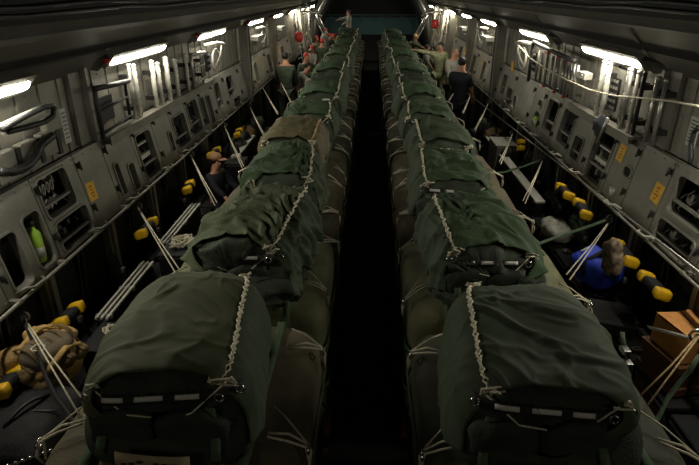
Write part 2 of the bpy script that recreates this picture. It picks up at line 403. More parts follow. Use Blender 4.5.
# white shelves and bottles in openings
for s in (-1, 1):
    b = MB(); b.box((s * 2.66, 6.06, 1.52), (.05, .40, .05)); b.box((s * 2.68, 6.06, 1.66), (.03, .40, .02))
    tag(b.build('shelf_rail', 'white_paint'), 'pale shelf rail across the large opening on the %s wall' % SD[s], 'shelf rail')
def bottle(p, r, h, rx, label, s):
    t = thing('bottle', label, 'bottle', p); R = Matrix.Rotation(rx, 3, 'X'); p = Vector(p)
    b = MB(); pts = [(0, .02), (.9, 0), (1, .03), (1, .72), (.8, .82), (.35, .9), (.3, 1)]
    q = [p + R @ Vector((0, 0, z * h)) for _, z in pts]; b.tube(q, [max(a, .02) * r for a, _ in pts], 14); b.build('body', 'lime', t)
    b = MB(); b.tube([p + R @ Vector((0, 0, .98 * h)), p + R @ Vector((0, 0, 1.12 * h))], r * .4, 10); b.build('valve', 'black', t)
    b = MB(); b.tube([p + R @ Vector((0, 0, .15 * h)), p + R @ Vector((0, 0, .42 * h))], r * 1.03, 14); b.build('label_band', 'paper', t)
bottle((-2.615, 3.78, 1.32), .05, .31, 0, 'lime green bottle clipped in a rounded opening of the left wall', -1)
bottle((2.60, 8.46, 1.38), .055, .2, radians(-55), 'lime green bottle lying in an opening of the right wall', 1)

# ledge rail and tall ribs
for s in (-1, 1):
    b = MB(); y0, y1 = (5.15, 9.0) if s < 0 else (5.35, 7.1)
    b.box((s * 2.60, (y0 + y1) / 2, 1.97), (.12, y1 - y0, .03)); b.box((s * 2.545, (y0 + y1) / 2, 1.94), (.012, y1 - y0, .09))
    k = y0 + .1
    while k < y1: b.box((s * 2.60, k, 1.92), (.10, .02, .07)); k += .42
    tag(b.build('wall_ledge', 'panel_light', loc=(s * 2.6, (y0 + y1) / 2, 1.9)), 'bright narrow metal ledge under the white poles on the %s wall' % SD[s], 'ledge')
    b = MB(); b.box((s * 2.69, 5.12 if s < 0 else 5.18, 2.30), (.09, .05, .68)); b.box((s * 2.72, 4.99 if s < 0 else 5.06, 2.3), (.04, .2, .68))
    struct(b.build('trim_%d' % (20 + (s > 0)), 'panel'))
    for q, y in enumerate((11.6, 15.0, 18.6, 21.8)):
        b = MB(); b.box((s * 2.58, y, 1.9), (.2, .10, 1.5)); b.box((s * 2.49, y, 1.9), (.02, .2, 1.5)); struct(b.build('trim_%d' % (22 + 2 * q + (s > 0)), 'panel_far_lit' if q else 'panel_light'))

# stowed white poles
def pole(s, y, z0, z1, r, label, mt_='white_paint', lean=0.):
    t = thing('stowed_pole', label, 'pole', (s * 2.60, y, z0), 'stowed poles on the walls')
    b = MB(); b.tube([(s * 2.60, y, z0), (s * 2.60, y + lean * .3, (z0 + z1) / 2), (s * 2.60, y + lean, z1)], r, 10); b.build('shaft', mt_, t)
    b = MB(); b.sell((s * 2.60, y + lean, z1), (r * 1.15, r * 1.15, .025), 2, 2, 10, 6); b.build('end_cap', mt_, t)
    b = MB()
    n = 7
    for k in range(n):
        zz = z0 + (z1 - z0) * (k + .5) / n; f = (k + .5) / n; MB().cyl((s * (2.60 - r * .7), y + lean * f, zz), (s * (2.60 - r * 1.03), y + lean * f, zz), r * .3, 8).build('hole', 'dark_grey', t)
    for zz in (z0 + .12, z1 - .12): MB().box((s * 2.66, y, zz), (.10, r * 3, .05)).build('clamp', 'dark_grey', t)
for k, (px, pt, pb, r, mt_, d_) in enumerate([(128, 64, 118, .028, 'metal', 'grey pole just right of the dark tube frame'), (133, 66, 118, .028, 'white_paint', 'chipped white pole just right of the dark tube frame'),
        (151, 62, 112, .030, 'white_paint', 'left one of the first pair of white poles'), (157, 64, 112, .030, 'white_paint', 'right one of the first pair of white poles'),
        (165, 58, 105, .034, 'white_paint', 'thick white pole at the middle of the light'), (174, 60, 108, .034, 'white_paint', 'thick white pole reaching below the ledge'),
        (185, 56, 95, .025, 'white_paint', 'thin white pole under the end of the light'), (191, 56, 95, .02, 'metal', 'grey pole near the end of the light'), (200, 52, 90, .02, 'metal', 'last grey pole before the second light')]):
    a = wx(px, pt, -2.6); pole(-1, a.y, 1.99, min(a.z, 2.56), r, d_ + ', left wall', mt_)
for k, (px, pt, r, mt_, d_) in enumerate([(606, 60, .034, 'white_paint', 'bright white pole beside the ladder rack'), (612, 57, .032, 'white_paint', 'second bright white pole beside the ladder rack'),
        (632, 68, .034, 'metal', 'stout grey pole right of the square grille'), (641, 66, .022, 'white_paint', 'thin white pole right of the square grille'), (646, 70, .02, 'dark_grey', 'dark thin pole right of the square grille'), (660, 75, .028, 'metal', 'lone grey pole beside the dark recess'), (668, 75, .02, 'metal', 'slim grey pole at the dark recess edge')]):
    a = wx(px, pt, 2.6); pole(1, a.y, 1.99, min(a.z, 2.57), r, d_ + ', right wall', mt_)
# square grille on right wall
t = thing('wall_grille', 'dark square grille panel between the white poles on the right wall', 'grille', (2.68, 6.18, 2.0))
MB().box((2.685, 6.15, 2.28), (.03, .36, .5)).build('back_plate', 'panel_light', t)
b = MB(); b.box((2.662, 6.15, 2.26), (.02, .22, .34)); b.build('mesh_plate', 'black', t)
for i in range(3):
    for j in range(5): MB().box((2.65, 6.08 + i * .07, 2.12 + j * .07), (.014, .04, .03)).build('slot', 'metal', t)
# dark tubular frame (left), second frame farther
def tube_frame(s, y0, y1, z0, z1, label, mt_):
    t = thing('tube_rack', label, 'frame', (s * 2.58, (y0 + y1) / 2, z0))
    b = MB(); b.tube([(s * 2.58, y0, z0), (s * 2.58, y0, z1), (s * 2.58, y0 + .01, z1)], .022, 8); b.build('post', mt_, t); MB().tube([(s * 2.58, y1, z0 + .05), (s * 2.58, y1, z1 - .03)], .018, 8).build('post', mt_, t)
    b = MB(); b.tube([(s * 2.56, y0 - .02, z1), (s * 2.56, y1 + .06, z1 - .04)], .026, 8); b.build('top_bar', mt_, t)
    b = MB(); b.tube([(s * 2.57, y0, z0 + .05), (s * 2.57, y1, z0 + .09)], .014, 8); b.tube([(s * 2.57, y0, z0 + (z1 - z0) * .55), (s * 2.57, y1, z0 + (z1 - z0) * .6)], .014, 8); b.build('cross_bar', mt_, t)
    b = MB(); b.box((s * 2.69, (y0 + y1) / 2, (z0 + z1) / 2 - .02), (.02, (y1 - y0) * .6, (z1 - z0) * .5)); b.build('inset', 'black', t)
a = wx(93, 82, -2.58); a2 = wx(125, 85, -2.58)
tube_frame(-1, a.y, a2.y, 1.98, 2.46, 'dark metal tube frame stowed beneath the first light, left wall', 'dark_grey')
tube_frame(-1, 8.05, 8.62, 1.98, 2.46, 'pale tube frame stowed just before the second light, left wall', 'metal')

# ladder rack on right wall
t = thing('ladder_rack', 'rack of stacked folding ladders with red ends on the right wall', 'ladder rack', (2.6, 8.0, 1.98))
b = MB(); b.tube([(2.52, 9.0, 2.56), (2.50, 7.05, 2.50)], .03, 8); b.tube([(2.56, 9.0, 2.02), (2.54, 7.2, 2.05)], .02, 8); b.build('side_rail', 'dark_grey', t)
b = MB(); b.tube([(2.5, 8.95, 1.98), (2.5, 8.95, 2.56)], .025, 8); b.build('post', 'dark_grey', t)
for k, (y, red) in enumerate([(8.72, 0), (8.5, 0), (8.25, 1), (8.0, 0), (7.75, 1), (7.5, 0), (7.36, 1), (7.24, 0), (7.12, 0), (7.0, 0)]):
    b = MB(); b.cyl((2.54, y, 2.04), (2.54, y, 2.46), .02, 10); o = b.build('ladder_leg', 'metal' if k > 2 else 'panel', t)
    if red:
        b = MB(); b.cyl((2.54, y, 2.46), (2.54, y, 2.51), .027, 10); b.cyl((2.54, y, 2.0), (2.54, y, 2.04), .027, 10); b.build('red_end', 'red', o)
# clamp between rack and poles
b = MB(); b.box((2.58, 6.85, 2.36), (.10, .24, .08)); b.cyl((2.52, 6.8, 2.36), (2.54, 6.8, 2.36), .02, 8); tag(b.build('clamp_bracket', 'white_paint', loc=(2.58, 6.85, 2.32), bevel=.01), 'white clamp bracket between ladder rack and white poles', 'bracket')
# swing arms with hoses under lights 3 (white loops)
def swing_arm(s, y, label):
    t = thing('swing_arm', label, 'hose arm', (s * 2.6, y, 2.3))
    b = MB(); b.tube([(s * 2.66, y - .35, 2.50), (s * 2.55, y, 2.50), (s * 2.52, y + .35, 2.46)], .028, 8); b.build('arm', 'white_paint', t)
    b = MB(); b.tube([(s * 2.58, y + .22 * cos(a_ / 10 * 2 * pi), 2.24 + .17 * sin(a_ / 10 * 2 * pi)) for a_ in range(10)], .018, 6, True)
    b.tube([(s * 2.55, y + .35, 2.46), (s * 2.55, y + .2, 2.3), (s * 2.58, y - .1, 2.14)], .016, 6); b.build('hose_loop', 'white_paint', t)
swing_arm(-1, 9.35, 'white swing arm with hose loop beneath the second left light')
swing_arm(1, 9.75, 'white swing arm with hose loop beside the ladder rack')
swing_arm(-1, 13.6, 'white swing arm with hose loop beneath the third left light')
swing_arm(1, 13.6, 'white swing arm with hose loop near the bald person')
# sagging pale cable on right
b = MB(); P = [wx(px, py, 2.47) for px, py in ((519, 46), (530, 58), (545, 68), (565, 79), (590, 90), (615, 96), (640, 98), (670, 101), (699, 106))]
b.tube(P, .009, 6); tag(b.build('hanging_cable', 'cord', loc=P[0]), 'thin pale cable sagging past the ladder rack and white poles', 'cable')
# triple black box
for s, y in ((-1, 9.05), (1, 9.2)):
    b = MB(); b.box((s * 2.66, y, 2.24), (.06, .10, .3))
    for k in range(3): b.cyl((s * 2.64, y, 2.15 + k * .09), (s * 2.60, y, 2.15 + k * .09), .04, 10)
    tag(b.build('socket_box', 'black', loc=(s * 2.66, y, 2.1)), 'black box with three round sockets on the %s wall' % SD[s], 'socket box')
# bright reflector disc patch panel on right: oval cover
b = MB(); b.sell((2.66, 9.55, 1.86), (.02, .16, .15), 2, 2, 18, 10); tag(b.build('oval_cover', 'panel_light', loc=(2.66, 9.55, 1.72)), 'pale oval cover plate on the right wall', 'cover plate')
b = MB(); b.box((2.63, 10.6, 2.0), (.01, .14, .16)); tag(b.build('caution_sign', 'placard', loc=(2.63, 10.6, 1.92)), 'small plain yellow sign on the right wall beside the white swing arm', 'sign')
# bright gadget boxes under lights far
for s in (-1, 1):
    for k, y in enumerate((12.9, 16.3, 19.6)):
        b = MB(); b.box((s * 2.58, y, 2.32), (.2, .7, .10)); b.box((s * 2.6, y, 2.22), (.14, .5, .10))
        tag(b.build('shelf_box', 'panel_light', loc=(s * 2.58, y, 2.17), bevel=.01), '%s pale shelf box under the lights on the %s wall' % (['nearest', 'middle', 'farthest'][k], SD[s]), 'shelf box', 'shelf boxes')
# left near equipment
t = thing('equipment_rack', 'row of raised grey boxes and slots at the near end of the left wall', 'equipment rack', (-2.66, 3.9, 1.98))
b = MB()
for k, (y, z, w, h) in enumerate([(3.35, 2.1, .3, .24), (3.72, 2.12, .24, .22), (4.02, 2.12, .22, .22), (4.3, 2.14, .2, .2), (3.5, 2.38, .4, .18), (4.42, 2.30, .22, .16)]): b.box((-2.67, y, z), (.07, w, h))
b.build('grey_box', 'panel', t, bevel=.01)
for y in (3.56, 3.88, 4.17, 4.44): MB().box((-2.66, y, 2.12), (.05, .05, .2)).build('slot', 'dark_grey', t)
def hose(s, pts, r, label, X):
    P = [wx(px, py, s * X) for px, py in pts]; b = MB(); Q = []
    for i in range(len(P) - 1):
        for k in range(6): Q.append(P[i].lerp(P[i + 1], k / 6))
    Q.append(P[-1]); b.tube(Q, [r * (1.0 + .12 * (i % 2)) for i in range(len(Q))], 8)
    return tag(b.build('flexible_hose', 'rubber', loc=P[0]), label, 'hose', 'wall hoses')
hose(-1, [(0, 172), (14, 172), (28, 166), (37, 155), (40, 146), (48, 139), (53, 135)], .03, 'black ribbed hose curving low on the near left wall', 2.58)
hose(-1, [(2, 130), (15, 122), (32, 113), (45, 107), (54, 106), (53, 116), (44, 122), (28, 127), (8, 132)], .02, 'black hose looped around the white perforated bar', 2.56)
hose(1, [(699, 127), (694, 132), (691, 143), (691, 158), (690, 163)], .018, 'black cable hooked beside the paper notice on the right wall', 2.62)
b = MB(); A = wx(2, 130, -2.59); B = wx(44, 110, -2.59); b.ribbon([A, A.lerp(B, .5), B], (0, 0, 1), .09, .03)
tag(b.build('perforated_bar', 'white_paint', loc=A), 'white perforated bar with a black hose around it, left wall', 'bar')
for s, px, py, pw, ph in ((-1, 65, 126, .10, .30), (1, 693, 132, .14, .24)):
    p = wx(px, py, s * 2.68); t = thing('paper_notice', 'white paper notice sheet on the %s wall' % SD[s], 'notice', p - Vector((0, 0, ph / 2)))
    MB().box(p, (.006, pw, ph)).build('sheet', 'paper', t)
    b = MB()
    for k in range(7): b.box(p + Vector((-s * .005, 0, ph * (.38 - k * .12))), (.002, pw * .7, .008))
    b.build('printed_lines', 'dark_grey', t)
# left rack clutter: clips
t = thing('clip_board', 'cluster of dark clips and snap hooks hanging in the left wall rack', 'hooks', (-2.66, 4.1, 1.6))
for k in range(8):
    y = 4.04 + (k % 4) * .06; z = 1.86 - (k // 4) * .13; b = MB()
    b.tube([(-2.66, y + .018 * cos(a_ / 8 * 2 * pi), z - .05 + .045 * sin(a_ / 8 * 2 * pi)) for a_ in range(8)], .007, 5, True); b.build('hook', 'metal', t)
# cup and hanging cloth, handles on right
t = thing('paper_cup', 'white paper cup standing on the right wall rail', 'cup', wx(612, 196, 2.56))
p = t.location.copy(); b = MB(); b.tube([p, p + Vector((0, 0, .09))], [.03, .042], 14); b.build('cup', 'paper', t)
b = MB(); b.tube([p + Vector((.042 * cos(a_ / 12 * 2 * pi), .042 * sin(a_ / 12 * 2 * pi), .09)) for a_ in range(12)], .004, 5, True); b.build('rolled_rim', 'paper', t)
b = MB(); p = wx(601, 127, 2.56); b.sell(p, (.06, .15, .13), 2, 2, 20, 14, None, lambda q: .05 * noise.noise(q * 14)); tag(b.build('hanging_cloth', 'shirt_dark', loc=p - Vector((0, 0, .15))), 'dark blue cloth bundled on the right wall beside the poles', 'cloth')
b = MB(); A, B = wx(608, 118, 2.52), wx(597, 143, 2.52); b.tube([A, B], .016, 8); tag(b.build('leaning_rod', 'metal', loc=B), 'pale rod leaning beside the dark blue cloth', 'rod')

# ------------------------------------------------------------------ rail, seats and benches along each side
for s in (-1, 1):
    b = MB(); b.tube([(s * 2.47, y, 1.27) for y in (1.2, 6, 12, 24)], .014, 8)
    y = 2.0
    while y < 23: b.box((s * 2.54, y, 1.27), (.16, .04, .03)); y += .62
    tag(b.build('seat_rail', 'panel_light', loc=(s * 2.47, 1.2, 1.27)), 'long thin metal rail above the seat backs on the %s wall' % SD[s], 'rail')
    for k in range(8):                               # bent handles clamped above the rail
        y = 3.3 + k * .93 + (.15 if k % 2 else 0)
        b = MB(); b.tube([(s * 2.53, y, 1.30), (s * 2.47, y + .03, 1.33), (s * 2.45, y + .10, 1.30), (s * 2.45, y + .24, 1.29), (s * 2.5, y + .28, 1.29)], .013, 6)
        tag(b.build('curved_handle', 'panel_light' if s < 0 else 'white_paint', loc=(s * 2.5, y, 1.29)), 'bent pale metal handle on the rail, %s from the near end, %s wall' % (ORD[k] if k else 'first', SD[s]), 'handle', 'bent handles along the %s rail' % SD[s])
t = thing('guide_cable', 'long straight steel cable stretched along the right side above the seats', 'cable', (2.5, 1, 1.15))
MB().tube([wx(699, 272, 2.5) + (wx(699, 272, 2.5) - wx(440, 72, 2.5)) * .04, wx(440, 72, 2.5)], .010, 6).build('wire', 'metal', t)

def seat_back(s, y, label):
    t = thing('folding_seat', label, 'seat', (s * 2.6, y, 0), 'folding wall seats')
    X = 2.66; w = .5
    b = MB(); P = []
    for i in range(7):
        z = 1.20 - .62 * i / 6; P.append([Vector((s * (X + .03 - .10 * sin(pi * i / 6) * .4), y - w / 2 + .03 + (w - .06) * j / 5, z)) for j in range(6)])
    b.grid(P); b.build('backrest', 'black_cloth', t, solid=.015)
    for q in (-1, 1):
        b = MB(); b.tube([(s * (X - .06), y + q * (w / 2 - .01), 1.24), (s * X, y + q * (w / 2 - .01), .45), (s * (X - .1), y + q * (w / 2 - .01), .02)], .014, 8); b.build('frame_tube', 'dark_grey', t)
    b = MB(); b.box((s * 2.43, y, .46), (.42, w, .05)); b.build('seat_pan', 'black_cloth', t, bevel=.015)
    b = MB(); b.tube([(s * 2.22, y - w / 2 + .02, .43), (s * 2.22, y + w / 2 - .02, .43)], .014, 8); b.tube([(s * 2.24, y - w / 2 + .03, .43), (s * 2.3, y - w / 2 + .03, .02)], .012, 6); b.tube([(s * 2.24, y + w / 2 - .03, .43), (s * 2.3, y + w / 2 - .03, .02)], .012, 6)
    b.build('leg_frame', 'dark_grey', t)
    return t
sources = {}
for s in (-1, 1):
    src = None
    for k in range(18):
        y = 2.35 + k * .56
        if src is None: o = src = seat_back(s, y, '')
        else: o = copy_tree(src); o.location.y = y
        o['label'] = 'black folding wall seat, %s from the near end of the %s side row' % (ORD2[k], SD[s])
    # grey support posts between pairs of seats
    for k in range(13):
        y = 2.63 + 1.12 * k
        b = MB(); b.box((s * 2.60, y, .68), (.07, .12, 1.14)); b.box((s * 2.55, y, .68), (.03, .06, 1.12))
        struct(b.build('trim_%d' % (40 + 2 * k + (s > 0)), 'panel'))
# slatted bench edges (folded), dark sides
def bench(s, y0, y1, label, solid=False):
    t = thing('folded_bench', label, 'bench', (s * 2.3, (y0 + y1) / 2, 0))
    L = y1 - y0; yc = (y0 + y1) / 2
    b = MB(); b.box((s * 2.30, yc, .40), (.10, L, .56)); b.build('side_panel', 'black', t, bevel=.01)
    if solid: MB().box((s * 2.30, yc, .70), (.13, L, .03)).build('top_rail', 'white_paint', t, bevel=.006)
    else:
        for k in range(3):
            b = MB(); b.box((s * (2.25 + .048 * k), yc, .70), (.022, L, .02)); b.build('slat', 'white_paint', t)
    b = MB()
    for yy in (y0 + .06, yc, y1 - .06): b.box((s * 2.30, yy, .69), (.15, .03, .035))
    b.build('crosspiece', 'metal', t)
    for yy in (y0 + .1, y1 - .1): MB().box((s * 2.3, yy, .06), (.08, .05, .12)).build('foot', 'dark_grey', t)
def seg(s, a, b_, X=2.30):
    p, q = wz(*a, .71), wz(*b_, .71); return sorted((p.y, q.y))
y0, y1 = seg(-1, (100, 318), (153, 261)); bench(-1, y0, y1, 'folded bench with three bright slats beside the nearest green pack, left side')
y0, y1 = seg(-1, (170, 243), (203, 203)); bench(-1, y0, y1, 'folded bench with bright slats behind the white rope pile, left side')
bench(-1, 8.4, 10.4, 'long pale topped folded bench before the far people, left side', True)
bench(1, 6.9, 10.6, 'long pale topped folded bench beyond the grey box, right side', True)

# life vest pouches : black with yellow ends
def pouch(s, a, b_, label, X=2.38):
    A, B = wx(*a, s * X), wx(*b_, s * X)
    t = thing('life_vest_pouch', label, 'life vest', A, 'life vest pouches on the seats')
    d = (B - A); L = d.length; u = d.normalized(); w = Vector((s * .35, 0, 1)).cross(u).normalized(); n = u.cross(w)
    R = Matrix((u, w, n)).transposed()
    b = MB(); b.sell(A.lerp(B, .5), (L * .40, .062, .042), 4, 3, 20, 10, R); b.build('pouch_body', 'black_cloth', t)
    for q in (A, B):
        b = MB(); b.sell(q, (.038, .068, .045), 6, 5, 16, 10, R, lambda p_: .012 * noise.noise(p_ * 20)); b.build('yellow_end', 'yellow', t)
for s, a, b_, l in [(-1, (76, 308), (60, 324), 'yellow ended life vest pouch above the tan backpack'), (-1, (152, 222), (141, 234), 'yellow ended life vest pouch above the white rope pile, left side'),
        (-1, (17, 373), (0, 392), 'yellow ended life vest pouch at the lower left corner beneath the backpack'), (-1, (217, 150), (211, 155), 'small yellow life vest pouch just above the tan cap, left side'),
        (-1, (239, 131), (237, 135), 'small far yellow life vest pouch on the left seats'), (-1, (190, 184), (187, 190), 'yellow life vest pouch left of the person in the tan cap'),
        (1, (561, 187), (569, 196), 'yellow ended life vest pouch, farther of two behind the pale bag'), (1, (579, 203), (586, 215), 'yellow ended life vest pouch, nearer of two behind the pale bag'),
        (1, (617, 244), (631, 262), 'yellow ended life vest pouch behind the patterned cloth'), (1, (646, 277), (662, 294), 'yellow ended life vest pouch above the black case'),
        (1, (521, 142), (521, 148), 'small yellow life vest pouch beside the grey box, right side')]:
    pouch(s, a, b_, l)
# coiled belts on seats (silver buckles)
for s in (-1, 1):
    for k in range(10):
        y = 2.9 + k * .95; rnd = random.Random(k * 7 + s)
        t = thing('seat_belt', 'black seat belt with silver buckle, %s from the near end, %s seats' % (ORD2[k], SD[s]), 'belt', (s * 2.4, y, .5), 'seat belts')
        pts = [(s * (2.60 - .3 * i / 6 + rnd.uniform(-.02, .02)), y + rnd.uniform(-.06, .06), .93 - .42 * min(1, i / 4) + .0) for i in range(7)]
        b = MB(); b.ribbon(pts, (0, 1, 0), .045, .005); b.build('webbing', 'black_cloth', t)
        b = MB(); b.box(Vector(pts[-1]) + Vector((0, 0, .012)), (.07, .05, .02)); b.build('buckle', 'chrome', t, bevel=.004)
        b = MB(); b.box(Vector(pts[2]) + Vector((-s * .02, 0, 0)), (.03, .05, .05)); b.build('adjuster', 'metal', t, bevel=.004)

# ------------------------------------------------------------------ parachute packs on containers
sg = lambda q, e: math.copysign(abs(q) ** e, q)
class Loaf:
    def __init__(s, cx, cy, z0, a, b, h, seed, wr, rot=0., lean=0.):
        s.c = Vector((cx, cy, z0 + h)); s.a, s.b, s.h = a, b, h; s.seed = seed; s.wr = wr; s.rot = rot; s.lean = lean
        s.n1, s.n2 = 3.4, 5.0
    def P(s, th, ph, off=0., wk=1.):
        k = sg(cos(ph), 2 / s.n2); e = 2 / s.n1
        p = Vector((s.a * sg(cos(th), e) * k, s.b * sg(sin(ph), 2 / s.n2), s.h * sg(sin(th), e) * k))
        n = Vector((p.x / s.a ** 2, p.y / s.b ** 2 * .8, p.z / s.h ** 2)); n.normalize()
        q = p + Vector((s.seed * 3.1, s.seed * 1.7, s.seed))
        w = Vector((noise.noise(q * 2.3), noise.noise(q * 2.3 + Vector((9, 0, 0))), 0)) * .35
        lo = noise.noise(q * 2.1) * .045
        r1 = 1 - abs(noise.noise(Vector((q.x * 2.4, q.y * 5.5, q.z * 2.4)) + w * 3)) * 2
        r2 = 1 - abs(noise.noise(Vector((q.x * 7 + q.y * 5, q.y * 8, q.z * 6)) + w * 5)) * 2
        hi = (max(0, r1) ** 3 * .05 + max(0, r2) ** 3 * .030) * s.wr
        p = p + n * (lo + (hi + off) * wk if wk else lo)
        if wk == 0: p = p + n * off
        p.x *= 1.03 - .12 * p.z / s.h + .06 * (-p.y / s.b)
        p.z += .045 * (1 - (p.y / s.b - .1) ** 2) - s.lean * p.x
        if p.z < 0: p.y += .16 * p.z / s.h
        c_, s_ = cos(s.rot), sin(s.rot)
        return s.c + Vector((p.x * c_ - p.y * s_, p.x * s_ + p.y * c_, p.z))
    def PH(s, yf): return math.asin(max(-1, min(1, math.copysign(abs(yf) ** (s.n2 / 2), yf))))
    def front(s, x, z, off):
        # point on the near face (toward -Y) at local x, z
        q = (abs(x / s.a) ** s.n1 + abs(z / s.h) ** s.n1) ** (s.n2 / s.n1); y = -s.b * max(0., 1 - q) ** (1 / s.n2)
        k = (abs(x / s.a) ** s.n1 + abs(z / s.h) ** s.n1) ** (1 / s.n1)
        ph = -math.acos(min(1, k) ** (s.n2 / 2)) if k < 1 else 0
        th = math.atan2(sg(z / s.h / max(k, 1e-5), s.n1 / 2), sg(x / s.a / max(k, 1e-5), s.n1 / 2))
        return s.P(th, ph, off, 0)
DESC = {}
def make_pack(side, lf, t, cov, res, wr, detail=True, brown=False):
    s_in = -side                                     # aisle side in +x local for the left row
    NU, NV = res
    b = MB(); P = []
    for i in range(NU + 1):
        th = 2 * pi * i / NU
        row = []
        for j in range(NV + 1):
            ph = lf.PH(.9998 * sin(-pi / 2 + pi * j / NV))
            p = lf.P(th, ph, 0)
            f = max(0, -sin(ph) - .6)
            if th < pi: p.y += .012 * sin(cos(th) * 60 + 3 * noise.noise(p * 6)) * min(1, f * 3)     # gathered pleats on the face
            row.append(p)
        P.append(row)
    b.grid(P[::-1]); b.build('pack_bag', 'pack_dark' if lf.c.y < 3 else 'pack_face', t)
    # cover flap over the top
    thI = radians(46)                                # aisle-side edge where the lacing runs
    thO = radians(176)
    def ang(u): th = thI + (thO - thI) * u; return th if side < 0 else pi - th
    b = MB(); P = []
    nu, nv = NU, NV
    for i in range(nu + 1):
        u = i / nu; th = ang(u); row = []
        hem = -.895 - .085 * (abs(2 * u - .8) ** 2.5) - .012 * noise.noise(Vector((u * 4, lf.seed, 0)))
        for j in range(nv + 1):
            v = j / nv; ph = lf.PH(max(-.9995, .985 + (hem - .985) * v))
            fl = .025 * max(0, v - .85) / .15
            p = lf.P(th, ph, .016 + fl); row.append(p)
        P.append(row)
    if side < 0: P = P[::-1]
    b.grid(P[::-1]); b.build('cover_flap', cov, t, solid=.006)
    # side panel beyond the lacing
    b = MB(); P = []
    for i in range(nu // 2 + 1):
        u = i / (nu // 2); th0 = radians(43) - radians(58) * u; th = th0 if side < 0 else pi - th0; row = []
        for j in range(nv + 1):
            v = j / nv; ph = lf.PH(.96 - (1.93 - .06 * u) * v)
            row.append(lf.P(th, ph, .010 + .03 * u * (1 - v * .5), .8))
        P.append(row)
    if side < 0: P = P[::-1]
    b.grid(P); b.build('side_panel', 'pack_d' if cov != 'pack_c' else 'canvas', t, solid=.005)
    # rope lacing
    def lace(v, lat):
        th = radians(45 + lat); th = th if side < 0 else pi - th
        return lf.P(th, lf.PH(.93 - 1.86 * v), .030)
    n = 36 if detail else 18; b = MB()
    A_ = [lace(i / n, 2.4 * (1 if i % 2 else -1) * .8 + random.uniform(-1.3, 1.3)) for i in range(n + 1)]
    B_ = [lace(i / n, 2.4 * (-1 if i % 2 else 1) * .8 + random.uniform(-1.3, 1.3)) + Vector((0, 0, .006)) for i in range(n + 1)]
    r = .0060 if detail else .008
    b.tube(A_, r, 5); b.tube(B_, r, 5)
    if detail:
        for v in (0, .02, 1.0):
            c = lace(v, 0); b.tube([c + Vector((random.uniform(-.05, .05), random.uniform(-.03, .03), .015 + random.uniform(0, .02))) for _ in range(8)], r, 5)
    b.build('rope_lacing', 'cord' if not brown else 'tan_cord', t)
    # front band with tape marks
    xs = [-.86 + 1.72 * i / 28 for i in range(29)]
    zb = .46 * lf.h
    pts = [lf.front(x * lf.a, zb + .06 * lf.h * (1 - x * x), .022) for x in xs]
    b = MB(); b.ribbon(pts, (0, .35, 1), .05, .006); b.build('front_strap', 'black_cloth', t)
    pts = [lf.front(x * lf.a, zb + .06 * lf.h * (1 - x * x), .030) for x in xs]
    for i0, i1 in ((4, 8), (10, 15), (17, 21)) if detail else ((4, 12), (14, 21)):
        b = MB(); b.ribbon(pts[i0:i1 + 1], (0, .35, 1), .024 if detail else .035, .003); b.build('tape_mark', 'white_tape', t)
    for x in (-.8, .62 * (1 if side < 0 else 1), .82):
        p = lf.front(x * lf.a, zb, .035); b = MB()
        b.tube([p + Vector((.022 * cos(k / 8 * 2 * pi), -.01, .022 * sin(k / 8 * 2 * pi))) for k in range(8)], .005, 5, True); b.build('ring', 'chrome', t)
    # white ties knotted at the front corners and running across the face
    rk = random.Random(int(abs(lf.seed) * 100) + 5)
    for x in (-.74, .70):
        c = lf.front(x * lf.a, lf.h * .62, .045); b = MB(); q = []
        for k in range(9): q.append(c + Vector((rk.uniform(-.055, .055), rk.uniform(-.02, .0), rk.uniform(-.02, .03))))
        b.tube(q, .0065 if detail else .010, 5)
        b.tube([c, lf.front((x * .45) * lf.a, lf.h * .25, .04), lf.front(x * .1 * lf.a, lf.h * rk.uniform(-.1, .2), .04)], .005 if detail else .008, 5)
        b.build('knotted_cord', 'cord', t)
    # webbing straps down the face
    for x in (-.62, .5):
        q = [lf.front(x * lf.a, lf.h * (.30 - .9 * k / 6), .026) for k in range(6)]
        b = MB(); b.ribbon(q, (1, 0, 0), .045, .005); b.build('webbing_strap', 'strap_green' if detail else 'pack_d', t)
    if detail:
        p = [lf.front(lf.a * (-.35 + .6 * k / 6) * (1 if side < 0 else .9), -lf.h * .22, .085) for k in range(7)]
        b = MB(); b.ribbon(p, (0, .25, 1), .085, .004); o = b.build('label_card', 'card', t)
        b = MB()
        for k in range(7):
            q = p[0].lerp(p[-1], .12 + k * .11); b.box(q + Vector((0, -.012, random.uniform(-.012, .015))), (random.uniform(.02, .034), .004, .012))
        b.build('handwriting', 'ink', o)
        # lower pouches
        for x in (-.45, .3):
            c = lf.front(x * lf.a, -lf.h * .15, 0); b = MB(); b.sell(c + Vector((0, .02, 0)), (.17, .05, .12), 3, 2.4, 24, 14, None, lambda q: .035 * noise.noise(q * 12 + Vector((x, 0, 0)))); b.build('pocket', 'pack_dark', t)

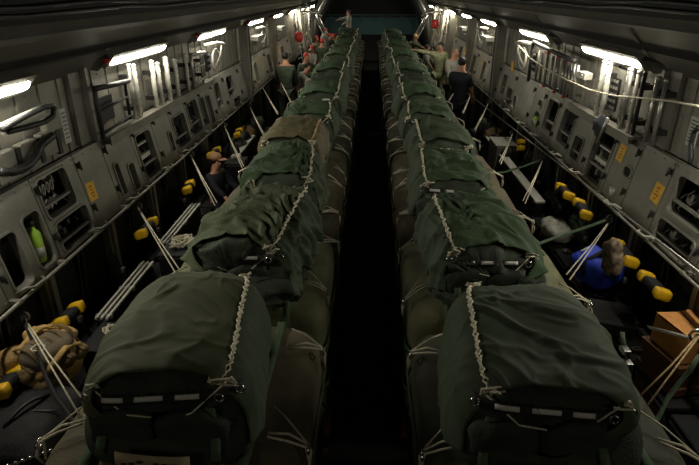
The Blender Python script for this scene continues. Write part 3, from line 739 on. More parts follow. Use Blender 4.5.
CONT = {}
def make_container(side, cx, cy, t, mt_, res=24, detail=True, ztop=1.25, hw=.65, hl_=.68):
    rnd = random.Random(int(cy * 100) + side)
    zs = (ztop - .12) / 2 + .12
    b = MB(); R = None
    sd = Vector((rnd.random() * 9, 0, 0))
    b.sell((cx, cy, zs), (hw, hl_, (ztop - .12) / 2), 9, 9, 4 * res, 2 * res, None, lambda q: .02 * noise.noise(q * 3 + sd) + .008 * noise.noise(q * 9 + sd))
    b.build('canvas_cover', mt_, t)
    MB().box((cx, cy, .075), (hw * 2 + .04, hl_ * 2 - .02, .05)).build('skid_board', 'wood', t)
    # webbing around
    for k, x in enumerate((-.38, .38)):
        b = MB(); X = cx + x; e = .02
        b.ribbon([(X, cy - hl_ - e, .2), (X, cy - hl_ - e, ztop - .08), (X, cy - hl_ + .06, ztop + .015), (X, cy + hl_ - .06, ztop + .015), (X, cy + hl_ + e, ztop - .08), (X, cy + hl_ + e, .2)], (1, 0, 0), .05, .006); b.build('webbing_strap', 'strap_green', t)
    for z in (.55, .9):
        b = MB(); e = .018; h1, h2 = hw + e, hl_ + e
        pts = [(cx - h1, cy - h2 + .1, z), (cx - h1 + .05, cy - h2, z), (cx + h1 - .05, cy - h2, z), (cx + h1, cy - h2 + .1, z), (cx + h1, cy + h2 - .1, z), (cx + h1 - .05, cy + h2, z), (cx - h1 + .05, cy + h2, z), (cx - h1, cy + h2 - .1, z), (cx - h1, cy - h2 + .1, z)]
        b.ribbon(pts, (0, 0, 1), .045, .005); b.build('belt', 'strap_green', t)
    # tie cords from the pack edge to rings at the aisle side and the wall side
    for sgn in (-side, side):
        ex = cx + sgn * (hw + .03)
        for q, dy in enumerate((-.42, -.02, .40)):
            if q == 1 or (sgn == side and q == 2): continue
            sx = cx + sgn * .47; sy = cy + dy
            ring = Vector((ex - sgn * rnd.uniform(.0, .04), sy + rnd.uniform(-.08, .08), ztop - .02 - (.06 if q == 1 else 0)))
            st = Vector((sx, sy + rnd.uniform(-.12, .12), ztop + .06))
            b = MB()
            for w_ in (-.012, .012) if detail else (0,):
                mid = st.lerp(ring, .55) + Vector((0, w_ * 2, .03))
                b.tube([st + Vector((0, w_, 0)), mid, ring + Vector((0, w_, 0.02)), ring + Vector((sgn * .02, w_ * 3, -.05)), ring + Vector((sgn * .015, w_, -.12))], .0065 if detail else .009, 5)
            if detail:
                b.tube([ring + Vector((0, .03, .01)), ring.lerp(st, .6) + Vector((0, .13, .02)), st + Vector((0, .2, 0))], .005, 5)
            b.build('tie_cord', 'cord', t)
            if detail:
                b = MB(); b.tube([ring + Vector((sgn * .012, .03 * cos(k / 10 * 2 * pi), .022 * sin(k / 10 * 2 * pi))) for k in range(10)], .007, 6, True); b.build('tie_ring', 'chrome', t)

COVS = {-1: ['pack_sheen', 'pack_a', 'pack_b', 'pack_c', 'pack_b'], 1: ['pack_d', 'pack_b', 'pack_b', 'pack_d', 'pack_b']}
WR = {-1: [.25, 1.5, 1.0, .8, .8], 1: [.3, 1.0, .8, .9, .9]}
YC = {-1: [2.42, 3.90, 5.42, 6.80, 8.36], 1: [2.40, 3.90, 5.40, 6.74, 8.30]}
CX = {-1: [-.98, -.86, -.88, -.94, -.90], 1: [.86, .83, .83, .88, .86]}
CV = {-1: ['canvas', 'canvas_green', 'canvas', 'canvas', 'canvas_dark'], 1: ['canvas_dark', 'canvas_green', 'canvas', 'canvas', 'canvas_dark']}
LBL = {-1: ['large smooth olive green parachute pack, nearest in the left row', 'pale green heavily crumpled parachute pack, second in the left row', 'deep green creased parachute pack between the crumpled and brown ones', 'brownish olive parachute pack, the only brown one, left row', 'green parachute pack right behind the brown one, left row'],
       1: ['large smooth dark green parachute pack, nearest in the right row', 'bright green wrinkled parachute pack, second in the right row', 'green parachute pack third from the front, right row', 'dark green parachute pack fourth from the front, right row', 'green parachute pack fifth from the front, right row']}
HH = {-1: [.24, .235, .225, .235, .215], 1: [.24, .23, .215, .235, .215]}
far_pack = {}; far_cont = {}
for side in (-1, 1):
    for k in range(16):
        if k < 5:
            cx, cy = CX[side][k], YC[side][k]
            a = .395 if k == 0 else (.34 if k == 1 else .35); bb = .50 if k == 0 else .54
            ccx = side * .95; ct = thing('cargo_container', 'canvas covered cargo container under the %s pack of the %s row' % (ORD[k], SD[side]), 'cargo container', (ccx, cy, 0), 'cargo containers in two rows')
            make_container(side, ccx, cy + .02, ct, CV[side][k], 24 if k < 3 else 14, True)
            pt = thing('parachute_pack', LBL[side][k], 'parachute pack', (cx, cy, 1.25), 'parachute packs on the containers')
            lf = Loaf(cx, cy, 1.23, a, bb, HH[side][k], k * 2.3 + side, WR[side][k], rot=radians([4, -7, 3, -2, 3][k] * (1 if side < 0 else -.6)), lean=.03 * side)
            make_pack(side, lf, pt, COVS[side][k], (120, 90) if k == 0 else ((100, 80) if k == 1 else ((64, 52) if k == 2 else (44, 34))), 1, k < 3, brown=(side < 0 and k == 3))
        else:
            cx = side * (.88 + .03 * sin(k * 2.1)); ccx = side * .95; cy = 9.75 + (k - 5) * 1.49
            if k < 9:
                ct = thing('cargo_container', '', 'cargo container', (ccx, cy, 0), 'cargo containers in two rows')
                make_container(side, ccx, cy, ct, ['canvas_dark', 'canvas'][k % 2], 8, False)
                pt = thing('parachute_pack', '', 'parachute pack', (cx, cy, 1.25), 'parachute packs on the containers')
                lf = Loaf(cx, cy, 1.23, .36, .53, .225 + .02 * sin(k * 3), k * 1.9 + side, 1.0, rot=radians(3 * sin(k * 5)), lean=.03 * side)
                make_pack(side, lf, pt, ['pack_d', 'pack_b'][k % 2], (28, 22), 1, False)
                far_pack[side, k] = pt; far_cont[side, k] = ct
            else:
                q = 5 + (k - 5) % 4
                ct = copy_tree(far_cont[side, q]); ct.location = (ccx, cy, 0)
                pt = copy_tree(far_pack[side, q]); pt.location = (cx, cy, 1.25); pt.rotation_euler.z = radians(4 * sin(k * 3.3))
            ct['label'] = 'canvas covered cargo container under the %s pack of the %s row' % (ORD[k], SD[side])
            pt['label'] = 'dark green parachute pack, %s of the %s row' % (ORD[k], SD[side])

# ------------------------------------------------------------------ straps from the wall rail to the containers
def strap(a, b_, s, label, r=.006, mt_='cord', X0=2.57, X1=1.52, dbl=True, Z=1.17):
    A = wx(*a, s * X0); B = wx(*b_, s * X1)
    t = thing('lashing_strap', label, 'strap', A, 'lashing straps between rail and containers')
    b = MB(); off = [Vector((0, -.018, 0)), Vector((0, .018, 0))] if dbl else [Vector((0, 0, 0))]
    for k, o in enumerate(off): b.tube([A + o * .3, A.lerp(B, .5) + o + Vector((0, 0, -.015)), B + o * (2.2 if dbl else 1)], r, 5)
    b.build('cord_line', mt_, t)
    b = MB(); b.tube([A + Vector((-s * .02 + .035 * cos(k / 8 * 2 * pi) * s, .0, .035 * sin(k / 8 * 2 * pi))) for k in range(8)], .010, 6, True); b.sell(A + Vector((0, 0, -.02)), (.02, .03, .03)); b.build('hook', 'metal', t)
for a, b_, s, l in [((22, 316), (82, 408), -1, 'cream lashing strap over the tan backpack'), ((137, 206), (178, 272), -1, 'cream lashing strap beside the white rope pile'),
        ((190, 154), (216, 204), -1, 'cream lashing strap nearest the person in the tan cap'), ((224, 125), (243, 167), -1, 'cream lashing strap beyond the person in the tan cap'),
        ((248, 103), (266, 139), -1, 'cream lashing strap beside the brown pack'), ((262, 86), (278, 114), -1, 'cream lashing strap crossing the pale folded bench, left side'), ((278, 76), (291, 102), -1, 'farthest cream lashing strap before the people, left side'),
        ((612, 218), (568, 277), 1, 'cream lashing strap over the blue bag'), ((544, 157), (524, 202), 1, 'cream lashing strap right of the third pack, right side'),
        ((513, 133), (500, 163), 1, 'cream lashing strap below the grey box'), ((489, 102), (475, 130), 1, 'cream lashing strap crossing the pale folded bench, right side'),
        ((473, 89), (463, 113), 1, 'cream lashing strap beside the person in dark clothes'), ((461, 79), (449, 101), 1, 'farthest cream lashing strap by the seated people, right side')]:
    strap(a, b_, s, l, r=.006)
strap((699, 335), (644, 400), 1, 'tan lashing strap running down from the cardboard box', mt_='tan_cord', X0=2.0, X1=1.5)
# loose green webbing straps
b = MB(); P = [wx(px, py, -X) for px, py, X in ((22, 316, 2.5), (34, 345, 2.3), (45, 375, 2.1), (55, 396, 1.95), (68, 414, 1.75), (74, 424, 1.6), (84, 412, 1.55), (96, 402, 1.5))]
b.ribbon(P, (0, 1, .3), .035, .004); tag(b.build('loose_webbing', 'black_cloth', loc=P[0]), 'black webbing strap hanging from the rail over the tan backpack', 'strap')
b = MB(); P = [wx(px, py, X) for px, py, X in ((699, 356, 1.9), (690, 370, 1.85), (680, 382, 1.8), (668, 398, 1.72), (660, 415, 1.65), (652, 426, 1.6), (640, 433, 1.52), (625, 430, 1.45), (610, 420, 1.4))]
b.ribbon(P, (0, 1, .3), .035, .004); tag(b.build('loose_webbing', 'strap_green', loc=P[0]), 'green webbing strap looping down from the cardboard box, lower right', 'strap')
b = MB(); P = [wx(px, py, X) for px, py, X in ((612, 218, 2.52), (590, 226, 2.2), (560, 236, 1.9), (535, 245, 1.55), (520, 250, 1.35))]
b.ribbon(P, (0, 1, .3), .04, .004); tag(b.build('loose_webbing', 'strap_green', loc=P[0]), 'green webbing strap from the rail to the second pack, right side', 'strap')
b = MB(); P = [wx(px, py, X) for px, py, X in ((545, 158, 2.52), (525, 166, 2.2), (505, 172, 1.9), (490, 174, 1.5))]
b.ribbon(P, (0, 1, .3), .04, .004); tag(b.build('loose_webbing', 'strap_green', loc=P[0]), 'green webbing strap from the rail to the third pack, right side', 'strap')

# ------------------------------------------------------------------ loose gear
def rope_pile(px, py, z, label, r=.16, n=60, seed=1):
    p = wz(px, py, z); rnd = random.Random(seed); b = MB(); P = []; q = Vector((0, 0, 0))
    for k in range(n):
        a = k * 1.1 + rnd.uniform(-.5, .5); R = r * rnd.uniform(.25, 1)
        P.append(p + Vector((R * cos(a) * .8, R * sin(a), rnd.uniform(.01, .06))))
    Q = []
    for i in range(len(P) - 1):
        for k in range(3): Q.append(P[i].lerp(P[i + 1], k / 3))
    b.tube(Q, .006, 5); return tag(b.build('rope_pile', 'cord', loc=p), label, 'rope')
# backpack
p = wz(47, 364, .82); p.z = .56
t = thing('backpack', 'tan military backpack with webbing lying on the near left seats', 'backpack', p)
Rm = Matrix.Rotation(radians(-18), 3, 'Z') @ Matrix.Rotation(radians(20), 3, 'Y')
c = p + Vector((0, 0, .26))
def bp(x, y, z): return c + Rm @ Vector((x, y, z))
MB().sell(c, (.19, .25, .20), 2.8, 2.6, 40, 24, Rm, lambda q: .03 * noise.noise(q * 9)).build('main_bag', 'tan', t)
MB().sell(bp(.02, -.02, .17), (.12, .19, .09), 2.6, 2.4, 26, 14, Rm, lambda q: .02 * noise.noise(q * 12)).build('top_pocket', 'tan_grey', t)
MB().sell(bp(-.13, -.17, .06), (.09, .11, .13), 3, 2.6, 24, 14, Rm, lambda q: .02 * noise.noise(q * 12)).build('side_pocket', 'tan', t)
MB().sell(bp(.17, -.14, .02), (.07, .12, .10), 3, 2.6, 24, 14, Rm, lambda q: .02 * noise.noise(q * 12)).build('side_pocket', 'tan_dark', t)
for k in range(2):
    b = MB(); x = -.13 + .26 * k; pts = []
    for i in range(10):
        a = pi * i / 9; pts.append(bp(x + .02 * sin(a * 2), -.21 + .42 * i / 9, .12 + .11 * sin(a)))
    b.ribbon(pts, Rm @ Vector((1, 0, 0)), .04, .014); b.build('shoulder_strap', 'tan', t)
for k in range(5):
    b = MB(); y = -.17 + k * .08; pts = [bp(-.12 + .24 * i / 6, y, .195 + .07 * sin(pi * i / 6)) for i in range(7)]
    b.ribbon(pts, Rm @ Vector((0, 1, 0)), .022, .006); b.build('webbing', 'tan_dark', t)
for k in range(6):
    b = MB(); q = bp([-.15, .14, -.02, .16, -.16, .05][k], [.16, .14, .2, .0, .02, -.22][k], [.10, .12, .13, .16, .17, .12][k])
    b.sell(q, (.055, .06, .045), 3, 2.4, 18, 10, Rm, lambda v: .02 * noise.noise(v * 18)); b.build('pouch', ['tan', 'tan_dark'][k % 2], t)
    b = MB(); b.ribbon([q + Rm @ Vector((-.05 + .02 * i, 0, .046)) for i in range(6)], Rm @ Vector((0, 1, 0)), .018, .006); b.build('buckle_strap', 'tan_dark', t)
b = MB()
for k in range(10):
    q = bp(random.uniform(-.2, .22), random.uniform(-.3, -.2), random.uniform(-.08, .08)); b.sell(q, (.035, .03, .03), 2, 2, 8, 6)
b.build('strap_ends', 'tan', t)
b = MB(); b.tube([bp(.03 + .03 * cos(k * .7), -.12 + .05 * sin(k * .7), .265 + .004 * k) for k in range(9)], .006, 5); b.build('white_cord', 'cord', t)
# black duffel lower left
p = wz(34, 436, .62); p.z = .49
t = thing('duffel_bag', 'black duffel bag in the lower left corner below the backpack', 'bag', p)
MB().sell(p + Vector((0, 0, .17)), (.30, .34, .19), 3, 2.6, 44, 26, None, lambda q: .04 * noise.noise(q * 5) + .012 * noise.noise(q * 16)).build('bag_body', 'black_cloth', t)
b = MB(); b.tube([p + Vector((-.05 + .02 * i, -.15 + .05 * i, .345 + .05 * sin(pi * i / 6))) for i in range(7)], .012, 6); b.build('handle', 'rubber', t)
b = MB(); b.ribbon([p + Vector((-.2 + .4 * i / 5, .0, .35)) for i in range(6)], (0, 1, 0), .02, .004); b.build('zip', 'dark_grey', t)
p = wz(6, 428, .75); t = thing('document_folder', 'white document folder with red edge at the lower left corner', 'folder', p)
MB().box(p + Vector((-.10, .05, 0)), (.22, .30, .012), Matrix.Rotation(radians(25), 3, 'Z')).build('cover', 'paper', t)
MB().box(p + Vector((-.10, .05, .010)) + Matrix.Rotation(radians(25), 3, 'Z') @ Vector((.10, 0, 0)), (.02, .30, .006), Matrix.Rotation(radians(25), 3, 'Z')).build('red_edge', 'red', t)
# silver studded strap in the lower left
A, B = wx(8, 468, -1.75), wx(60, 449, -1.68); t = thing('studded_strap', 'dark strap with silver studs in the lower left corner', 'strap', A)
b = MB(); b.ribbon([A, A.lerp(B, .5), B], (0, 1, 0), .05, .006); b.build('webbing', 'black_cloth', t)
b = MB()
for k in range(8): b.sell(A.lerp(B, k / 7.5) + Vector((0, 0, .012)), (.012, .012, .01), 2, 2, 10, 6)
b.build('stud', 'chrome', t)
rope_pile(114, 333, .74, 'small pile of white cord on the seat beside the nearest left pack', .12, 34, 3)
rope_pile(182, 244, .80, 'tangled pile of white rope behind the slatted bench, left side', .17, 70, 5)
rope_pile(236, 158, .80, 'small white rope bundle hanging by the straps, left side', .12, 30, 8)
# dark equipment chest supporting the rope pile
def chest(px, py, z, d, mt_, name, label, cat, lid='dark_grey', rz=0):
    p = wz(px, py, z); p.z = 0 if z > .7 else .485
    h = z - p.z; Rz = Matrix.Rotation(radians(rz), 3, 'Z')
    t = thing(name, label, cat, p)
    MB().box(p + Vector((0, 0, h / 2 - .015)), (d[0], d[1], h - .03), Rz).build('body', mt_, t, bevel=.015)
    MB().box(p + Vector((0, 0, h - .015)), (d[0] + .01, d[1] + .01, .03), Rz).build('lid', lid, t, bevel=.008)
    for q in (-1, 1): MB().box(p + Rz @ Vector((-d[0] / 2 * math.copysign(1, p.x), q * d[1] * .25, h - .04)), (.02, .04, .05), Rz).build('clasp', 'metal', t)
    return t
chest(112, 336, .73, (.34, .40, 0), 'black', 'equipment_case', 'black equipment case with white cord on it beside the tan backpack', 'case', 'black_cloth')
chest(182, 245, .79, (.36, .5, 0), 'black', 'equipment_case', 'black equipment case under the tangled rope pile', 'case', 'black_cloth')
chest(236, 160, .79, (.3, .4, 0), 'black', 'equipment_case', 'black equipment case under the small rope bundle', 'case', 'black_cloth')
chest(505, 141, .86, (.42, .62, 0), 'panel_light', 'storage_box', 'flat grey box at the near end of the pale folded bench, right side', 'box', 'shirt_grey')
chest(610, 312, .62, (.40, .40, 0), 'black', 'laptop_case', 'flat black case below the blue bag, right side', 'case', 'liner', -18)
# blue bag
p = wz(597, 270, .70); p.z = .56
t = thing('blue_bag', 'bright blue bag with black straps on the right seats', 'bag', p)
Rm = Matrix.Rotation(radians(25), 3, 'Z') @ Matrix.Rotation(radians(-15), 3, 'Y')
MB().sell(p + Vector((0, 0, .17)), (.17, .22, .16), 5, 4, 36, 20, Rm, lambda q: .035 * noise.noise(q * 7)).build('bag_body', 'blue', t)
b = MB(); b.ribbon([p + Vector((0, 0, .17)) + Rm @ Vector((.20 * cos(a_), -.01 + .02 * sin(a_ * 3), .185 * sin(a_))) for a_ in [pi * i / 12 for i in range(13)]], Rm @ Vector((0, 1, 0)), .05, .008); b.build('black_strap', 'black_cloth', t)
b = MB(); b.box(p + Vector((0, 0, .17)) + Rm @ Vector((-.02, .14, .168)), (.10, .02, .006), Rm); b.build('logo_tag', 'white_tape', t)
p = wx(613, 256, 2.25); p.z -= .16
MBc = MB().sell(p + Vector((0, 0, .16)), (.08, .12, .17), 2.4, 2.2, 36, 22, None, lambda q: .06 * noise.noise(q * 8) + .02 * noise.noise(q * 22)); tag(MBc.build('camouflage_jacket', 'camo', loc=p), 'crumpled camouflage jacket beside the blue bag', 'jacket')
# green kit bag with blue badge, pale bag
p = wz(588, 229, .66); p.z = .5; t = thing('kit_bag', 'dark green kit bag with round blue badge behind the blue bag', 'bag', p)
MB().sell(p + Vector((0, 0, .15)), (.22, .28, .16), 2.6, 2.4, 30, 18, None, lambda q: .04 * noise.noise(q * 7)).build('bag_body', 'uniform_green', t)
MB().sell(p + Vector((-.03, -.05, .312)), (.05, .05, .012), 2, 2, 16, 8).build('badge', 'blue', t)
p = wz(558, 222, .72); p.z = .5; b = MB(); b.sell(p + Vector((0, 0, .12)), (.17, .25, .12), 2.4, 2.2, 36, 20, None, lambda q: .05 * noise.noise(q * 8) + .02 * noise.noise(q * 20)); tag(b.build('cloth_bag', 'shirt_grey', loc=p), 'pale crumpled cloth bag behind the green kit bag', 'bag')
p = wz(537, 152, .9); p.z = .5; b = MB(); b.sell(p + Vector((0, 0, .2)), (.15, .3, .2), 2.4, 2.2, 30, 18, None, lambda q: .06 * noise.noise(q * 6)); tag(b.build('grey_jacket', 'tan_grey', loc=p), 'brownish grey jacket heaped on the right seats near the lime bottle', 'jacket')
p = wz(560, 205, .6); p.z = .5; b = MB(); b.sell(p + Vector((0, 0, .12)), (.2, .4, .14), 2.4, 2.2, 30, 18, None, lambda q: .05 * noise.noise(q * 6)); tag(b.build('dark_duffel', 'black_cloth', loc=p), 'black soft bag under the yellow vest pouches, right side', 'bag')
# headset on case
p = wz(632, 290, .58); t = thing('headset', 'black headset with silver fittings lying on the right seats', 'headset', p)
b = MB(); b.tube([p + Vector((.10 * cos(a_), .02, .03 + .10 * sin(a_))) for a_ in [pi * i / 10 for i in range(11)]], .012, 6); b.build('headband', 'black', t)
for q in (-1, 1):
    b = MB(); b.sell(p + Vector((q * .10, .02, .02)), (.035, .05, .045)); e = b.build('ear_cup', 'black', t); MB().sell(p + Vector((q * .135, .02, .02)), (.006, .02, .02)).build('silver_cap', 'chrome', e)
# cardboard box on wooden crate
P = [wz(px, py, 1.02) for px, py in ((667, 310), (699, 305), (705, 345), (692, 338))]
cx = 2.18; cy = P[0].lerp(P[3], .5).y - .02
cb = wz(693, 324, 1.0)
t = thing('cardboard_box', 'open topped orange brown cardboard carton at the right edge', 'carton', (cb.x, cb.y, .78)); Rz = Matrix.Rotation(radians(12), 3, 'Z'); cc = Vector((cb.x, cb.y, .89))
MB().box(cc, (.36, .34, .22), Rz).build('carton_body', 'cardboard', t)
for q in (-1, 1): MB().box(cc + Rz @ Vector((q * .092, 0, .118)), (.175, .34, .006), Rz @ Matrix.Rotation(radians(-5 * q), 3, 'Y')).build('top_flap', 'cardboard', t)
MB().box(cc + Rz @ Vector((0, -.171, 0)), (.05, .003, .22), Rz).build('tape', 'card', t)
t = thing('wooden_crate', 'dark wooden crate under the cardboard carton at right edge', 'crate', (cb.x, cb.y, 0))
b = MB(); b.box((cb.x, cb.y, .39), (.40, .38, .74), Rz); b.build('crate_body', 'wood', t)
b = MB()
for z in (.06, .3, .54, .74):
    b.box((cb.x, cb.y, z), (.44, .42, .06), Rz)
b.build('batten', 'wood', t)
# ratchet near lower right
p = wx(625, 350, 1.62); t = thing('ratchet_buckle', 'silver ratchet buckle hanging beside the nearest right pack', 'buckle', p)
b = MB(); b.box(p, (.05, .07, .03)); b.box(p + Vector((.0, -.07, -.05)), (.045, .06, .03)); b.build('buckle_frame', 'chrome', t, bevel=.006)
b = MB(); b.ribbon([p + Vector((0, .02, .02)), p + Vector((0, .06, .05)), p + Vector((0, .08, .08))], (1, 0, 0), .03, .004); b.build('webbing', 'strap_green', t)
A, B = wx(648, 327, 2.0), wx(699, 340, 2.05); b = MB(); b.ribbon([A, A.lerp(B, .5), B], (0, 1, 0), .05, .004); tag(b.build('white_strap', 'shirt_grey', loc=A), 'flat white strap running to the cardboard carton', 'strap')

# wall clutter small: bundled cables on the dark part of far seats
for s in (-1, 1):
    for k in range(6):
        rnd = random.Random(k * 3 + s); y = 9.2 + k * .45
        b = MB(); b.sell((s * 2.42, y, .66), (.17, .2, .19), 2.4, 2.2, 16, 10, None, lambda q: .06 * noise.noise(q * 8 + Vector((k, s, 0))))
        tag(b.build('soft_bag', ['black_cloth', 'uniform_green', 'black', 'tan_dark'][k % 4], loc=(s * 2.42, y, .47)), '%s soft bag on the far seats, %s in line, %s side' % (['black', 'dark green', 'glossy black', 'brown'][k % 4], ORD[k], SD[s]), 'bag', 'bags on the far %s seats' % SD[s])

# cargo nets and red pouches at far end
for s in (-1, 1):
    t = thing('cargo_net', 'pale cargo net and straps hanging by the far %s wall' % SD[s], 'net', (s * 2.45, 20.5, .9))
    for k in range(13):
        y = 18.8 + k * .33; b = MB(); b.tube([(s * 2.45, y, 2.75), (s * (2.40 - .1 * sin(k)), y + .12 * sin(k * 2), 1.8), (s * (2.2 - .05 * (k % 3)), y - .2, .95)], .022, 5); b.build('net_strand', 'cord' if k % 2 else 'white_paint', t)
    for k in range(5):
        z = 2.6 - k * .35; b = MB(); b.tube([(s * 2.42, 18.8, z), (s * 2.40, 20.8, z - .1), (s * 2.42, 22.8, z)], .014, 5); b.build('cross_strand', 'cord', t)
    q = wx(299, 37, -2.3) if s < 0 else wx(435, 24, 2.25)
    t = thing('red_pouch', 'bright red round pouch hanging on the far %s wall' % SD[s], 'pouch', q - Vector((0, 0, .15)))
    MB().sell(q, (.13, .14, .16), 2.4, 2.4, 18, 12).build('pouch', 'red', t)
    MB().tube([q + Vector((0, 0, .14)), q + Vector((s * .15, 0, .4))], .015, 6).build('hanger', 'black', t)
    # diagonal ramp struts
    for k in range(3):
        b = MB(); b.tube([(s * 2.45, 24.0 + k * .8, 2.5), (s * 1.75, 23.6 + k * .8, 1.2)], .03, 6); b.sell((s * 1.75, 23.6 + k * .8, 1.2), (.06, .06, .06))
        tag(b.build('ramp_strut', 'metal', loc=(s * 2.4, 24 + k * .8, 2)), 'thin diagonal metal strut by the ramp, %s of three, %s side' % (['nearest', 'middle', 'farthest'][k], SD[s]), 'strut', 'ramp struts')
    b = MB(); b.tube([(s * 2.5, 20.5, 2.62), (s * 1.9, 20.5, 2.58), (s * 1.75, 20.5, 2.45)], .03, 6); b.tube([(s * 2.5, 20.5, 2.95), (s * 1.85, 20.5, 2.6)], .018, 6)
    tag(b.build('small_crane', 'metal', loc=(s * 2.5, 20.5, 2.6)), 'bent metal arm reaching out from the far %s wall' % SD[s], 'arm')

# ------------------------------------------------------------------ people
def skin_obj(name, nodes, edges, mt_, parent, root=0, sub=1):
    me = bpy.data.meshes.new(name); me.from_pydata([n[0] for n in nodes], edges, []); me.materials.append(M[mt_])
    o = bpy.data.objects.new(name, me); C.objects.link(o); o.parent = parent
    mo = o.modifiers.new('skin', 'SKIN'); mo.use_smooth_shade = True
    sv = me.skin_vertices[0].data
    for i, n in enumerate(nodes):
        r = n[1]; sv[i].radius = r if isinstance(r, tuple) else (r, r); sv[i].use_root = (i == root)
    if sub: q = o.modifiers.new('sub', 'SUBSURF'); q.levels = sub; q.render_levels = sub
    return o
def person(loc, yaw, label, top, legs, hair='hair_dark', arms=((.05, -.1), (-.05, -.1)), sit=False, lean=0., hat=None, scale=1., short=False):
    """local frame: faces -Y. arms: per side hand position (dx, dy, dz) relative to shoulder"""
    t = thing('person', label, 'person', loc, rz=yaw); t.scale = (scale,) * 3
    hipz = .46 if sit else .92
    H = Vector((0, 0, hipz)); up_ = Vector((0, -sin(lean), cos(lean)))
    sp = H + up_ * .2; ch = H + up_ * .42; nk = H + up_ * .56; hd = H + up_ * .66 + Vector((0, -.02, 0)); tp = hd + Vector((0, -.005, .12))
    nodes = [(H, (.15, .10)), (sp, (.135, .09)), (ch, (.16, .105)), (nk, .055), (hd, (.068, .078)), (tp, (.066, .08))]
    edges = [(0, 1), (1, 2), (2, 3), (3, 4), (4, 5)]
    def N(p, r): nodes.append((Vector(p), r)); return len(nodes) - 1
    nose = N(hd + Vector((0, -.105, .03)), .014); edges.append((4, nose))
    legN = []; armN = []
    for q in (-1, 1):
        a = N(H + Vector((q * .10, 0, -.06)), .085)
        if sit: kn = N((q * .13, -.42, hipz + .02), .065); an = N((q * .13, -.45, .1), .045); ft = N((q * .14, -.60, .04), .04)
        else: kn = N((q * .12, -.03, hipz * .52), .062); an = N((q * .13, .02, .09), .042); ft = N((q * .14, -.14, .04), .038)
        edges += [(0, a), (a, kn), (kn, an), (an, ft)]; legN.append((a, kn, an))
        sh_ = ch + Vector((q * .17, 0, .07)); hv = Vector(arms[0 if q < 0 else 1]); hand = sh_ + hv
        bend = Vector((q * .08, .10, -.06)); el = sh_.lerp(hand, .5) + bend * max(0, 1 - hv.length / .62)
        s_ = N(sh_, .06); e_ = N(el, .045); w_ = N(hand, .030)
        dirv = (hand - el).normalized(); side_ = dirv.cross(Vector((0, 0, 1))); side_ = side_.normalized() if side_.length > .1 else Vector((1, 0, 0))
        pm = N(hand + dirv * .06, (.04, .02)); edges += [(2, s_), (s_, e_), (e_, w_), (w_, pm)]
        for f in range(4):
            k1 = N(hand + dirv * .10 + side_ * (f - 1.5) * .022, .010); k2 = N(hand + dirv * (.16 - .01 * abs(f - 1.5)) + side_ * (f - 1.5) * .024 + Vector((0, 0, -.012)), .008); edges += [(pm, k1), (k1, k2)]
        th = N(hand + dirv * .05 + side_ * .055, .011); edges.append((w_, th))
        armN.append((s_, e_, w_))
    skin_obj('body', nodes, edges, 'skin', t)
    # shirt
    g = .016
    sn = [(H + up_ * -.08, (.165 + g, .12 + g)), (H + up_ * .06, (.16 + g, .12 + g)), (sp, (.145 + g, .10 + g)), (ch, (.17 + g, .115 + g)), (nk - up_ * .05, .075)]; se = [(0, 1), (1, 2), (2, 3), (3, 4)]
    for (s_, e_, w_) in armN:
        i = len(sn); sn += [(nodes[s_][0], .085), (nodes[e_][0], .064)]; se += [(3, i), (i, i + 1)]
        if not short: sn.append((nodes[e_][0].lerp(nodes[w_][0], .9), .05)); se.append((i + 1, i + 2))
    skin_obj('shirt', sn, se, top, t)
    tn = [(H + Vector((0, 0, .03)), (.165, .115))]; te = []
    for (a, kn, an) in legN:
        i = len(tn); tn += [(nodes[a][0], .105), (nodes[kn][0], .082), (nodes[an][0], .065)]; te += [(0, i), (i, i + 1), (i + 1, i + 2)]
    skin_obj('trousers', tn, te, legs, t)
    if hair:
        b = MB(); c = hd + Vector((0, .022, .085)); b.sell(c, (.080, .084, .085), 2, 2, 16, 10)
        o = b.build('hair', hair); o.parent = t
    if hat:
        b = MB(); c = hd + Vector((0, 0, .13)); b.sell(c, (.098, .11, .07), 2, 2, 16, 10); b.sell(c + Vector((0, -.13, -.03)), (.07, .08, .012), 2, 2, 12, 6)
        o = b.build('cap', hat); o.parent = t
    b = MB()
    for q in (-1, 1): b.sell(hd + Vector((q * .028, -.072, .055)), (.012, .008, .008), 2, 2, 8, 6)
    o = b.build('eye', 'hair_dark'); o.parent = t
    return t
def at_head(px, py, X, z=1.62):
    p = wx(px, py, X); return p
# placed beside the rows, each head where the photograph has it
def place(px, py, X, hz=1.66):
    p = wx(px, py, X); return (p.x, p.y, 0), max(.6, p.z / hz)
l, sc = place(441, 45, 2.1); person(l, radians(-20), 'person in light tan shirt pointing to the left, right side', 'uniform_tan', 'uniform_tan', arms=((-.45, -.32, .12), (.10, -.30, -.30)), scale=sc)
l, sc = place(427, 47, 1.85); person(l, radians(70), 'dark haired person in grey shirt facing the pointing one', 'shirt_grey', 'uniform_green', arms=((-.02, -.25, -.40), (.02, -.3, -.36)), scale=sc)
l, sc = place(455, 48, 2.12); person(l, radians(30), 'bald person in pale shirt beside the right wall', 'shirt_grey', 'shirt_dark', hair=None, arms=((-.05, -.25, -.38), (.05, -.3, -.36)), scale=min(sc, 1.15))
l, sc = place(461, 58, 1.92); person(l, radians(150), 'dark haired person in dark clothes leaning near the right wall', 'shirt_dark', 'shirt_dark', arms=((-.02, -.22, -.42), (.02, -.24, -.42)), scale=sc * .96, short=True, lean=.1)
l, sc = place(285, 56, -2.12); person(l, radians(180), 'dark haired person in olive uniform standing by left wall, back turned', 'uniform_green', 'uniform_green', arms=((-.05, -.2, -.45), (.05, -.2, -.45)), scale=sc)
l, sc = place(300, 63, -1.85); person(l, radians(60), 'person in light grey shirt leaning over by the left packs', 'shirt_grey', 'shirt_dark', arms=((-.05, -.45, -.2), (.05, -.42, -.25)), lean=.4, scale=sc)
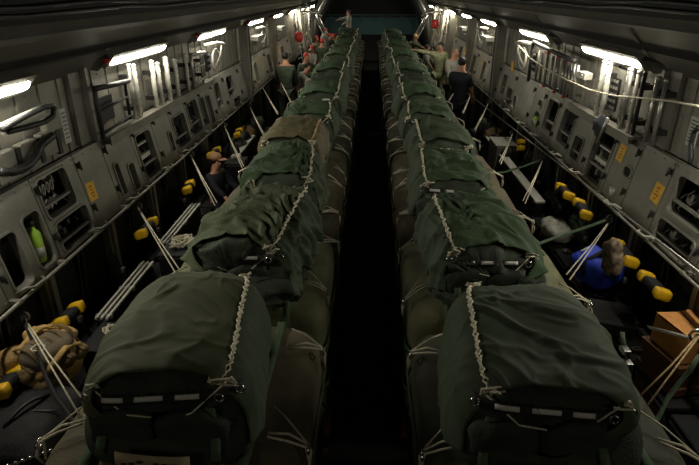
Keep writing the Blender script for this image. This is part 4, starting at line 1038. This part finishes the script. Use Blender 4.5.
l, sc = place(322, 41, -1.72); person(l, radians(180), 'broad person in green uniform with back turned, far left group', 'uniform_green', 'uniform_green', hair='hair_red', arms=((-.12, -.12, -.45), (.12, -.12, -.45)), scale=sc)
heads = [(306, 56, 1.75), (312, 48, 1.95), (330, 35, 1.7), (333, 37, 1.75), (337, 33, 1.72), (326, 30, 2.0), (343, 31, 1.6), (317, 38, 2.1)]
for k, (px, py, X) in enumerate(heads):
    l, sc = place(px, py, -X); l = (l[0], min(l[1], 26.5), 0)
    person(l, radians([20, -30, 60, 10, -60, 0, 90, 30][k]), ['person in green uniform and red cap, nearest of the far left crowd', 'person in grey top and red cap behind the leaning one', 'person in green uniform and red cap at the crowd centre', 'person in tan uniform and red cap close to the packs', 'person in green uniform and red cap by the ramp, left', 'person in grey top and red cap by the ramp, left', 'tan uniformed person beside the far left packs', 'green uniformed person beside the red pouch'][k],
           ['uniform_green', 'shirt_grey', 'uniform_green', 'uniform_tan'][k % 4], 'uniform_green', hair='hair_red' if k != 6 else 'hair_dark', arms=((-.05, -.2, -.4), (.05, -.25, -.38)), scale=max(.85, min(1.1, sc)))
# person sitting on top of far left pack, person behind far right pack
person((-.85, 21.8, 1.62), radians(-70), 'person in pale shirt sitting on top of a far left pack', 'shirt_grey', 'uniform_green', sit=True, arms=((-.1, -.42, -.12), (.1, -.3, -.25)), scale=.8)
person((1.72, 22.5, 0), radians(60), 'person in green uniform beside the far right packs', 'uniform_green', 'uniform_green', hair='tan', arms=((-.1, -.42, -.12), (.1, -.3, -.25)))
# seated person in tan cap
p = wz(219, 170, 1.12)
p = wx(219, 170, -2.15)
person((-2.2, p.y, 0.02), radians(70), 'seated person in tan cap and dark clothes on the left seats', 'shirt_dark', 'shirt_dark', hat='cap', sit=True, arms=((-.02, -.3, -.3), (.02, -.3, -.3)), scale=.9)

# ------------------------------------------------------------------ world and view
w = bpy.data.worlds.new('world'); S.world = w; w.use_nodes = True
w.node_tree.nodes['Background'].inputs[0].default_value = (0, 0, 0, 1); w.node_tree.nodes['Background'].inputs[1].default_value = 0
S.view_settings.view_transform = 'Standard'; S.view_settings.look = 'None'; S.view_settings.gamma = 1; S.view_settings.exposure = .22
S.cycles.max_bounces = 6; S.cycles.use_light_tree = True
